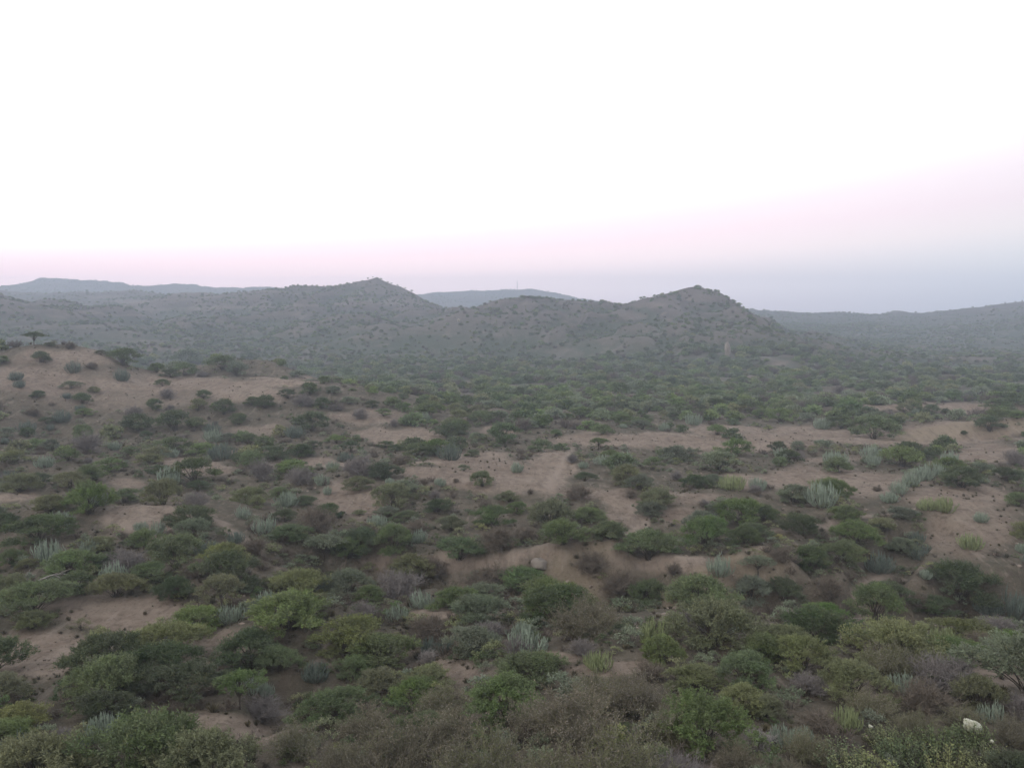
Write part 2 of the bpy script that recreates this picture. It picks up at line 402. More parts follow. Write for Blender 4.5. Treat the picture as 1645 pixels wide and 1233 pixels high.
def plain_material(name, c1, c2, scale=3.0, rough=0.9, bump=0.0, use_color=False, fixed=None):
    M = Mat(name)
    tcn = M.n('ShaderNodeTexCoord')
    n = M.noise(tcn.outputs['Object'], scale, 5, 0.6)
    c = M.mix(M.rng(n, 0.35, 0.65), c1, c2)
    if use_color:
        oi = M.n('ShaderNodeObjectInfo')
        c = M.mix(1.0, c, fixed if fixed else oi.outputs['Color'], 'MULTIPLY')
        c = M.mix(M.rng(M.attr('tone'), 0, 1, 0, 0.5), c, (0.04, 0.04, 0.035))
    M.l(M.bsdf(c, rough, 0.1, M.bump(n, 0.5, bump) if bump else None), M.out.inputs[0])
    return M.m
M_LEAF = leaf_material('thorn_leaves')
M_DRYLEAF = leaf_material('dry_leaves', 0.5, (0.26, 0.18, 0.09))
M_BROAD = leaf_material('broad_leaves', 0.45, (0.24, 0.25, 0.08))
M_BARK = plain_material('bark', (0.055, 0.045, 0.038), (0.10, 0.085, 0.07))
M_SPURGE = plain_material('spurge_stems', (0.9, 0.9, 0.9), (1.15, 1.15, 1.1), 6, 0.7, 0, True)
M_TWIG = plain_material('dry_twigs', (0.8, 0.8, 0.8), (1.2, 1.15, 1.1), 3, 0.9, 0, True)
M_ROCK = plain_material('pale_rock', (0.26, 0.215, 0.175), (0.38, 0.33, 0.28), 1.2, 0.95, 0.15)
M_OUTCROP = plain_material('weathered_rock', (0.16, 0.135, 0.115), (0.23, 0.20, 0.17), 0.8, 0.95, 0.2)
M_STONE = plain_material('brown_stone', (0.155, 0.122, 0.098), (0.27, 0.215, 0.175), 4, 0.95, 0.05)
M_DEADWOOD = plain_material('bleached_wood', (0.17, 0.15, 0.13), (0.27, 0.25, 0.225), 8)
M_PLASTIC = plain_material('white_plastic', (0.38, 0.37, 0.26), (0.60, 0.59, 0.50), 7, 0.45)
M_STEEL = plain_material('galvanised_steel', (0.26, 0.27, 0.29), (0.34, 0.35, 0.36), 2, 0.6)
M_PAINT = plain_material('white_paint', (0.55, 0.53, 0.50), (0.66, 0.64, 0.60), 0.7, 0.8)

# ------------------------------------------------------------------ ground and hills
def build_terrain():
    fov = np.radians(np.linspace(-36, 36, 721))
    left = np.radians(np.concatenate([np.linspace(-180, -60, 41)[:-1], np.linspace(-60, -36, 25)[:-1]]))
    az = np.concatenate([left, fov, -left[::-1]])
    rr = np.concatenate([[0.0, 1.0, 2.2, 3.5, 5, 6.5, 8, 9.5, 11, 12.5], np.geomspace(14, 300, 520), np.geomspace(300, 1750, 260)[1:]])
    A, R = np.meshgrid(az[:-1], rr)           # last column wraps to the first
    x = R * np.sin(A); y = R * np.cos(A)
    sh = x.shape
    z = H(x.ravel(), y.ravel())
    P = np.stack([x.ravel(), y.ravel(), z], -1)
    b, t = masks(P)
    r = np.hypot(P[:, 0], P[:, 1])
    far = sstep(170, 330, r)
    # pale sandy faces of the cut banks
    bank = np.zeros(len(P))
    for i, wmax in ((13, 4.5), (16, 2.8), (17, 2.4)):
        d, zc, s = polydist(P[:, 0], P[:, 1], RIDGE3[i][0])
        bank = np.maximum(bank, np.where(s < 0.5, 1 - sstep(wmax * 0.6, wmax, d), 1 - sstep(0.3, 1.2, d)))
    # exposed spurs (+), overgrown hollows (-); their tones also paint in relief shading
    Z = z.reshape(sh)
    def blur(q, a, k):
        c = np.cumsum(np.concatenate([np.repeat(np.take(q, [0], a), k + 1, a), q, np.repeat(np.take(q, [-1], a), k, a)], a), a)
        m = q.shape[a]
        return (np.take(c, range(2 * k + 1, 2 * k + 1 + m), a) - np.take(c, range(0, m), a)) / (2 * k + 1)
    zs_ = blur(blur(blur(blur(Z, 0, 3), 1, 10), 0, 3), 1, 10)
    ridge = np.clip(((Z - zs_) / (0.0016 * np.maximum(R, 20)) ).ravel(), -1, 1) * .5 + .5
    n = sh[1]
    I = np.arange(sh[0] - 1)[:, None]; J = np.arange(n)[None, :]
    J2 = (J + 1) % n
    F = np.stack([I * n + J, I * n + J2, (I + 1) * n + J2, (I + 1) * n + J], -1).astype(np.int32)
    cut = int(np.searchsorted(rr, 240))
    for name, f in (('ground', F[:cut]), ('hills', F[cut:])):
        f = f.reshape(-1, 4)[:, ::-1]
        used, inv = np.unique(f, return_inverse=True)
        me = mesh_from(name, P[used], inv.reshape(f.shape), {'bare': b[used], 'trail': t[used], 'far': far[used], 'bank': bank[used], 'ridge': ridge[used]}, [M_GROUND], smooth=True)
        link(name, me)['kind'] = 'structure'
build_terrain()

# ------------------------------------------------------------------ plant builders
def unit(v): return v / np.maximum(np.linalg.norm(v, axis=-1, keepdims=True), 1e-9)
def tubes(P, Rad, n=4):
    """P (T,k,3) centre lines, Rad (T,k): side faces of T tapering tubes"""
    T, k, _ = P.shape
    tan = np.empty_like(P)
    tan[:, 1:-1] = P[:, 2:] - P[:, :-2]; tan[:, 0] = P[:, 1] - P[:, 0]; tan[:, -1] = P[:, -1] - P[:, -2]
    tan = unit(tan)
    ref = np.where(np.abs(tan[:, :1, 2:3]) > 0.9, np.array([1., 0, 0]), np.array([0., 0, 1.]))
    a = unit(np.cross(tan, np.broadcast_to(ref, tan.shape))); b = np.cross(tan, a)
    ph = np.arange(n) * 2 * np.pi / n
    V = P[:, :, None, :] + Rad[:, :, None, None] * (np.cos(ph)[None, None, :, None] * a[:, :, None, :] + np.sin(ph)[None, None, :, None] * b[:, :, None, :])
    idx = np.arange(T * k * n).reshape(T, k, n)
    nx = np.roll(idx, -1, axis=2)
    F = np.stack([idx[:, :-1], nx[:, :-1], nx[:, 1:], idx[:, 1:]], -1).reshape(-1, 4)
    return V.reshape(-1, 3), F
def diamonds(C, A, S):
    """leaf quads: centres C, half axis A, half width S"""
    n = len(C)
    V = np.stack([C - A, C + S * 1.0 - A * 0.15, C + A, C - S * 1.0 - A * 0.15], 1).reshape(-1, 3)
    return V, np.arange(4 * n).reshape(n, 4)
def bez(a, m, b, k):
    t = np.linspace(0, 1, k)[None, :, None]
    return (1 - t) ** 2 * a[:, None] + 2 * t * (1 - t) * m[:, None] + t * t * b[:, None]
def rand_dir(rng, n): return unit(rng.normal(size=(n, 3)))

def gen_bush(seed, W=4.0, Hh=2.1, pads=26, sprays=22, leaves=24, ll=0.11, lw=0.04, lift=0.30, flat=0.45, skirt=0.35, stem=0.035, dens=1.0, trunk=0.0):
    rng = np.random.default_rng(seed)
    th = np.arange(pads) * 2.39996 + rng.uniform(0, 6.28) + rng.normal(0, .35, pads)
    rho = np.sqrt((np.arange(pads) + 0.5) / pads) * rng.uniform(0.85, 1.1, pads)
    lob = 1 + 0.26 * np.sin(2 * th + rng.uniform(0, 6)) + 0.16 * np.sin(3 * th + rng.uniform(0, 6))
    rx = rho * W * 0.40 * lob
    top = lift + (0.88 - lift) * np.clip(1 - 0.72 * rho ** 2.2, 0, 1) * rng.uniform(0.78, 1.08, pads)
    low = (rng.random(pads) < skirt) & (rho > 0.55)
    top = np.where(low, rng.uniform(0.16, 0.45, pads), top)
    C = np.stack([rx * np.cos(th), rx * np.sin(th), Hh * top], -1)
    pr = W * rng.uniform(0.10, 0.17, pads)
    ptone = rng.uniform(0.15, 0.8, pads)
    pi = np.repeat(np.arange(pads), sprays)
    n = len(pi)
    d = rand_dir(rng, n); d[:, 2] = np.abs(d[:, 2]) * 1.0 - 0.25
    q = rng.uniform(0.35, 1.0, n) ** 0.6
    sc = C[pi] + d * (pr[pi] * q)[:, None] * np.array([1, 1, flat])
    out = unit(sc - np.array([0, 0, -0.15 * Hh]))
    ax = unit(out * 0.9 + d * 0.55 + np.array([0, 0, 0.10]) + rng.normal(0, 0.35, (n, 3)))
    Ls = W * rng.uniform(0.05, 0.105, n)
    keep = rng.random(n) < dens
    sc, ax, Ls, st_ = sc[keep], ax[keep], Ls[keep], np.clip(ptone[pi][keep] + rng.normal(0, .12, keep.sum()), 0, 1)
    n = len(sc)
    t = (np.arange(leaves) + 0.5) / leaves
    sgn = np.where(np.arange(leaves) % 2, 1.0, -1.0)
    side = unit(np.cross(ax, rand_dir(rng, n)))
    LC = sc[:, None] + ax[:, None] * (Ls[:, None] * (t[None] * 1.25 - 0.25))[..., None]
    la = ax[:, None] * 0.75 + side[:, None] * sgn[None, :, None] * 0.7 + rng.normal(0, .4, (n, leaves, 3))
    la = unit(la); LC = LC + la * ll * 0.5 + rng.normal(0, ll * 0.35, (n, leaves, 3))
    ls = unit(np.cross(la, rand_dir(rng, n * leaves).reshape(n, leaves, 3)))
    sz = rng.uniform(0.65, 1.35, (n, leaves, 1))
    V, F = diamonds(LC.reshape(-1, 3), (la * ll * 0.5 * sz).reshape(-1, 3), (ls * lw * 0.5 * sz).reshape(-1, 3))
    tone = np.repeat(np.clip(np.repeat(st_, leaves) + rng.normal(0, .12, n * leaves), 0, 1), 4)
    V[:, 2] = np.maximum(V[:, 2], 0.03)
    # stems
    base = np.stack([rng.normal(0, 0.035 * W, pads), rng.normal(0, 0.035 * W, pads), np.full(pads, -0.12)], -1) * (0.25 if trunk else 1.0)
    if trunk: base[:, 2] = trunk * Hh
    mid = base * 0.5 + C * np.array([0.35, 0.35, 0.75]) + rng.normal(0, 0.03 * W, (pads, 3))
    TP = bez(base, mid, C, 6); TR = stem * W / 4 * np.linspace(1, 0.22, 6)[None] * rng.uniform(0.6, 1.1, (pads, 1))
    TV, TF = tubes(TP, TR, 5)
    # secondary twigs pad -> sprays
    nt_ = min(n, pads * 5)
    sel = rng.choice(n, nt_, replace=False)
    pk = pi[keep][sel]
    TP2 = bez(C[pk] * 0.8 + mid[pk] * 0.2, (C[pk] + sc[sel]) / 2 + rng.normal(0, .03 * W, (nt_, 3)), sc[sel] + ax[sel] * Ls[sel][:, None], 4)
    TV2, TF2 = tubes(TP2, np.broadcast_to(stem * W / 4 * np.array([0.3, 0.24, 0.18, 0.1]), (nt_, 4)), 3)
    TF2 = TF2 + len(TV)
    SV, SF = np.vstack([TV, TV2]), np.vstack([TF, TF2])
    if trunk:
        kb = 7
        TPt = np.zeros((1, kb, 3)); TPt[0, :, 2] = np.linspace(-0.15, trunk * Hh + 0.05, kb)
        TPt[0, :, 0] = 0.05 * np.sin(np.linspace(0, 3, kb)); 
        TV3, TF3 = tubes(TPt, np.linspace(stem * 1.9, stem * 1.3, kb)[None] * W / 4, 8)
        SF = np.vstack([SF, TF3 + len(SV)]); SV = np.vstack([SV, TV3])
    return (V, F, tone), (SV, SF, np.zeros(len(SV)))

def gen_spurge(seed, W=1.6, Hh=1.35, stems=90, r=0.021, seg=7, sides=5, spread=0.75):
    rng = np.random.default_rng(seed)
    th = rng.uniform(0, 2 * np.pi, stems); rho = np.sqrt(rng.random(stems))
    o = np.stack([np.cos(th), np.sin(th), np.zeros(stems)], -1)
    base = o * (rho * W * 0.24)[:, None]; base[:, 2] = -0.06
    hh = Hh * (1 - 0.34 * rho ** 2) * rng.uniform(0.55, 1.1, stems)
    tip = o * (rho * W * 0.5 * rng.uniform(0.8, 1.1, stems))[:, None] + rng.normal(0, .03, (stems, 3)); tip[:, 2] = hh
    mid = base * 0.3 + tip * 0.7; mid[:, :2] = tip[:, :2] * rng.uniform(.9, 1.15, (stems, 1)); mid[:, 2] = hh * rng.uniform(.15, .38, stems)
    P = bez(base, mid, tip, seg)
    rad = r * rng.uniform(0.75, 1.25, (stems, 1)) * np.concatenate([np.linspace(0.85, 1.1, seg - 1), [0.35]])[None]
    V, F = tubes(P, rad, sides)
    nb = int(stems * 1.9)
    k = rng.integers(0, stems, nb); q = rng.integers(2, seg - 1, nb)
    a = P[k, q]; ang = rng.uniform(0, 6.28, nb)
    dd = np.stack([np.cos(ang), np.sin(ang), np.zeros(nb)], -1)
    L = rng.uniform(0.14, 0.34, nb)[:, None] * Hh
    b = a + dd * L * 0.38; b[:, 2] += L[:, 0]
    m = a + dd * L * 0.42; m[:, 2] += L[:, 0] * 0.25
    P2 = bez(a, m, b, 4)
    V2, F2 = tubes(P2, r * rng.uniform(0.65, 1.0, (nb, 1)) * np.array([[0.8, 1.0, 0.95, 0.35]]), sides)
    st = rng.random(stems) ** 1.5 * .9; tone = np.concatenate([np.repeat(st, seg * sides), np.repeat(st[k] * .8, 4 * sides)])
    return np.vstack([V, V2]), np.vstack([F, F2 + len(V)]), tone

def gen_twigs(seed, W=2.4, Hh=1.3, main=26, sec=7, ter=8, r=0.010, up=0.5):
    rng = np.random.default_rng(seed)
    th = rng.uniform(0, 6.283, main); rho = np.sqrt(rng.uniform(0.02, 1, main))
    o = np.stack([np.cos(th), np.sin(th), np.zeros(main)], -1)
    base = o * 0.10 * W * rho[:, None]; base[:, 2] = -0.05
    tip = o * (rho * W * 0.42 * rng.uniform(.8, 1.1, main))[:, None]; tip[:, 2] = Hh * (0.85 - 0.5 * rho ** 2) * rng.uniform(.75, 1.1, main)
    mid = (base + tip) / 2 + rng.normal(0, .05 * W, (main, 3)); mid[:, 2] += 0.08 * Hh
    P1 = bez(base, mid, tip, 6)
    V, F = tubes(P1, r * 1.8 * np.linspace(1, .4, 6)[None].repeat(main, 0), 4)
    def off(P, m, length, rad, k):
        T = len(P); idx = np.repeat(np.arange(T), m); j = rng.integers(1, P.shape[1], len(idx))
        a = P[idx, j]; fw = unit(P[idx, j] - P[idx, np.maximum(j - 1, 0)])
        d = unit(fw * 0.6 + rng.normal(0, .55, (len(idx), 3)) + np.array([0, 0, up * 0.5]))
        L = length * rng.uniform(.5, 1.2, len(idx))[:, None]
        b = a + d * L; m_ = a + d * L * .5 + rng.normal(0, .12, (len(idx), 3)) * L
        b[:, 2] = np.maximum(b[:, 2], 0.03)
        Q = bez(a, m_, b, k)
        return Q, tubes(Q, rad * np.linspace(1, .45, k)[None].repeat(len(idx), 0), 3)
    P2, (V2, F2) = off(P1, sec, 0.24 * W, r, 4)
    P3, (V3, F3) = off(P2, ter, 0.11 * W, r * 0.7, 3)
    allV = np.vstack([V, V2, V3]); allF = np.vstack([F, F2 + len(V), F3 + len(V) + len(V2)])
    return (allV, allF, rng.random(len(allV)) * 0.35), P2, P3
def gen_feather(seed, W=3.2, Hh=1.5, leafn=3, ll=0.055, lw=0.026, main=30, sec=9, ter=9):
    tw, P2, P3 = gen_twigs(seed, W, Hh, main, sec, ter, 0.009, 0.7)
    rng = np.random.default_rng(seed + 5)
    T, k, _ = P3.shape
    idx = np.repeat(np.arange(T), leafn)
    t = rng.uniform(0.25, 1, len(idx))[:, None]
    c = P3[idx, 0] * (1 - t) + P3[idx, -1] * t + rng.normal(0, .025, (len(idx), 3))
    a = unit(rng.normal(0, .6, (len(idx), 3)) + np.array([0, 0, .6])); s = unit(np.cross(a, rand_dir(rng, len(idx))))
    sz = rng.uniform(.6, 1.4, (len(idx), 1))
    V, F = diamonds(c, a * ll * .5 * sz, s * lw * .5 * sz)
    cl = np.repeat(vnoise(P3[:, 0, 0] * 1.5, P3[:, 0, 1] * 1.5, seed % 97) * .3 + .45, leafn)
    return (V, F, np.repeat(np.clip(cl + rng.normal(0, .28, len(idx)), 0, 1), 4)), tw
def gen_broad(seed, W=2.0, Hh=1.2, stems=42, per=16, ll=0.13, lw=0.075):
    rng = np.random.default_rng(seed)
    th = rng.uniform(0, 6.283, stems); rho = np.sqrt(rng.random(stems))
    o = np.stack([np.cos(th), np.sin(th), np.zeros(stems)], -1)
    base = o * .25 * W * rho[:, None]; base[:, 2] = -.05
    tip = o * (W * .48 * rho)[:, None] + rng.normal(0, .05, (stems, 3)); tip[:, 2] = Hh * (1 - .45 * rho ** 2) * rng.uniform(.7, 1.12, stems)
    mid = base * .4 + tip * .6; mid[:, 2] = tip[:, 2] * .4
    P = bez(base, mid, tip, 7)
    TV, TF = tubes(P, np.linspace(.012, .005, 7)[None].repeat(stems, 0), 4)
    idx = np.repeat(np.arange(stems), per); t = np.tile(np.linspace(.25, 1, per), stems)
    f = t * 6; j = np.minimum(f.astype(int), 5); w = (f - j)[:, None]
    c = P[idx, j] * (1 - w) + P[idx, j + 1] * w
    ang = np.tile(np.arange(per) * 1.57, stems) + rng.normal(0, .4, len(idx))
    d = np.stack([np.cos(ang), np.sin(ang), rng.uniform(.25, 1.0, len(idx))], -1); d = unit(d)
    s = unit(np.cross(d, np.array([0, 0, 1.0]) + rng.normal(0, .3, (len(idx), 3))))
    sz = rng.uniform(.6, 1.25, (len(idx), 1)) * (1.1 - .4 * t[:, None])
    A = d * ll * .5 * sz; S = s * lw * .5 * sz
    C = c + A
    n = len(C)
    # six-point leaf folded along its midrib, as two quads
    up = np.cross(s, d) * (lw * .22) * sz
    Vv = np.stack([C - A, C + S * .9 - A * .3 + up, C + S * .75 + A * .4 + up, C + A, C - S * .75 + A * .4 + up, C - S * .9 - A * .3 + up], 1).reshape(-1, 3)
    b = np.arange(n)[:, None] * 6
    Ff = np.concatenate([b + np.array([[0, 1, 2, 3]]), b + np.array([[0, 3, 4, 5]])], 0)
    tn = np.clip(np.repeat(rng.uniform(.2, .9, stems), per) + rng.normal(0, .15, n), 0, 1)
    return (Vv, Ff, np.repeat(tn, 6)), (TV, TF, np.zeros(len(TV)))
def gen_tuft(seed, W=0.5, Hh=0.35, n=60, w=0.014):
    rng = np.random.default_rng(seed)
    th = rng.uniform(0, 6.283, n); rho = np.sqrt(rng.random(n))
    o = np.stack([np.cos(th), np.sin(th), np.zeros(n)], -1)
    base = o * .12 * W * rho[:, None]; base[:, 2] = -.02
    tip = o * (.5 * W * rho * rng.uniform(.7, 1.1, n))[:, None]; tip[:, 2] = Hh * (1 - .5 * rho ** 2) * rng.uniform(.6, 1.1, n)
    mid = (base + tip) / 2; mid[:, 2] = tip[:, 2] * .75
    P = bez(base, mid, tip, 4)
    V, F = tubes(P, np.array([[1, .9, .6, .15]]) * w * rng.uniform(.6, 1.2, (n, 1)), 3)
    return V, F, np.repeat(rng.uniform(0, 1, n), 12)

PROTO_COLL = bpy.data.collections.new('scatter_sources')
def joined(name, parts, mats):
    V, F, T, I = [], [], [], []; o = 0
    for i, (v, f, t) in enumerate(parts):
        V.append(v); F.append(f + o); T.append(t); I.append(np.full(len(f), i)); o += len(v)
    return mesh_from(name, np.vstack(V), np.vstack(F), np.concatenate(T), mats, np.concatenate(I))

TINT = {'g': ((0.136, 0.178, 0.070), 'mid-green'), 'd': ((0.088, 0.116, 0.052), 'dark green'), 'o': ((0.178, 0.188, 0.090), 'olive'), 'y': ((0.205, 0.218, 0.093), 'yellow-green'),
        'b': ((0.130, 0.190, 0.066), 'bright green'), 'k': ((0.158, 0.184, 0.118), 'grey-green'), 'l': ((0.34, 0.31, 0.06), 'bright yellow')}
STINT = {'p': ((0.235, 0.275, 0.215), 'pale'), 'y': ((0.235, 0.265, 0.135), 'yellowish'), 'k': ((0.125, 0.150, 0.125), 'dull grey-green')}
DTINT = {'v': ((0.190, 0.172, 0.165), 'greyish'), 'n': ((0.150, 0.126, 0.102), 'brown'), 'w': ((0.31, 0.285, 0.27), 'pale grey')}

def pair(nm, gen, m1, m2):
    a, b = gen
    return (mesh_from(nm + '_leaves', a[0], a[1], a[2], [m1]), mesh_from(nm + '_stems', b[0], b[1], b[2], [m2], smooth=True))
BUSH_NEAR = []; BUSH_MID = []
for i in range(7):
    rg = random.Random(100 + i)
    sh = dict(W=4.0, Hh=rg.uniform(1.9, 2.5), lift=rg.uniform(.25, .36), flat=rg.uniform(.38, .6), skirt=rg.uniform(.25, .5))
    BUSH_NEAR.append(pair('bush', gen_bush(10 + i, pads=30, sprays=26, leaves=26, ll=.12, lw=.038, **sh), M_LEAF, M_BARK))
    BUSH_MID.append(pair('bush', gen_bush(40 + i, pads=24, sprays=18, leaves=12, ll=.19, lw=.075, **sh), M_LEAF, M_BARK))
TREE = [pair('tree', gen_bush(70 + i, W=3.0, Hh=2.3, pads=22, sprays=20, leaves=22, ll=.11, lw=.036, lift=.55, flat=.34, skirt=0, stem=.05, dens=.8, trunk=.32), M_LEAF, M_BARK) for i in range(3)]
SPARSE = [pair('sparse', gen_bush(80 + i, W=3.0, Hh=2.0, pads=22, sprays=16, leaves=14, ll=.09, lw=.032, lift=.4, flat=.5, skirt=.1, stem=.03, dens=.6), M_LEAF, M_BARK) for i in range(2)]
SPURGE = []
for i in range(6):
    v, f, t = gen_spurge(200 + i, W=1.7 + .15 * (i % 3), Hh=[1.35, 1.2, 1.5][i % 3], stems=[80, 96, 60][i % 3])
    SPURGE.append((mesh_from('spurge', v, f, t, [M_SPURGE], smooth=True),))
DRY = []
for i in range(4):
    t, _, _ = gen_twigs(300 + i, main=34, sec=9, ter=11, r=.011)
    DRY.append((mesh_from('dry', t[0], t[1], t[2], [M_TWIG]),))
FEATHER = [pair('feather', gen_feather(400 + i, leafn=4), M_DRYLEAF, M_TWIG) for i in range(3)]
BROAD = [pair('broad', gen_broad(500 + i, stems=60, per=18), M_BROAD, M_BARK) for i in range(3)]

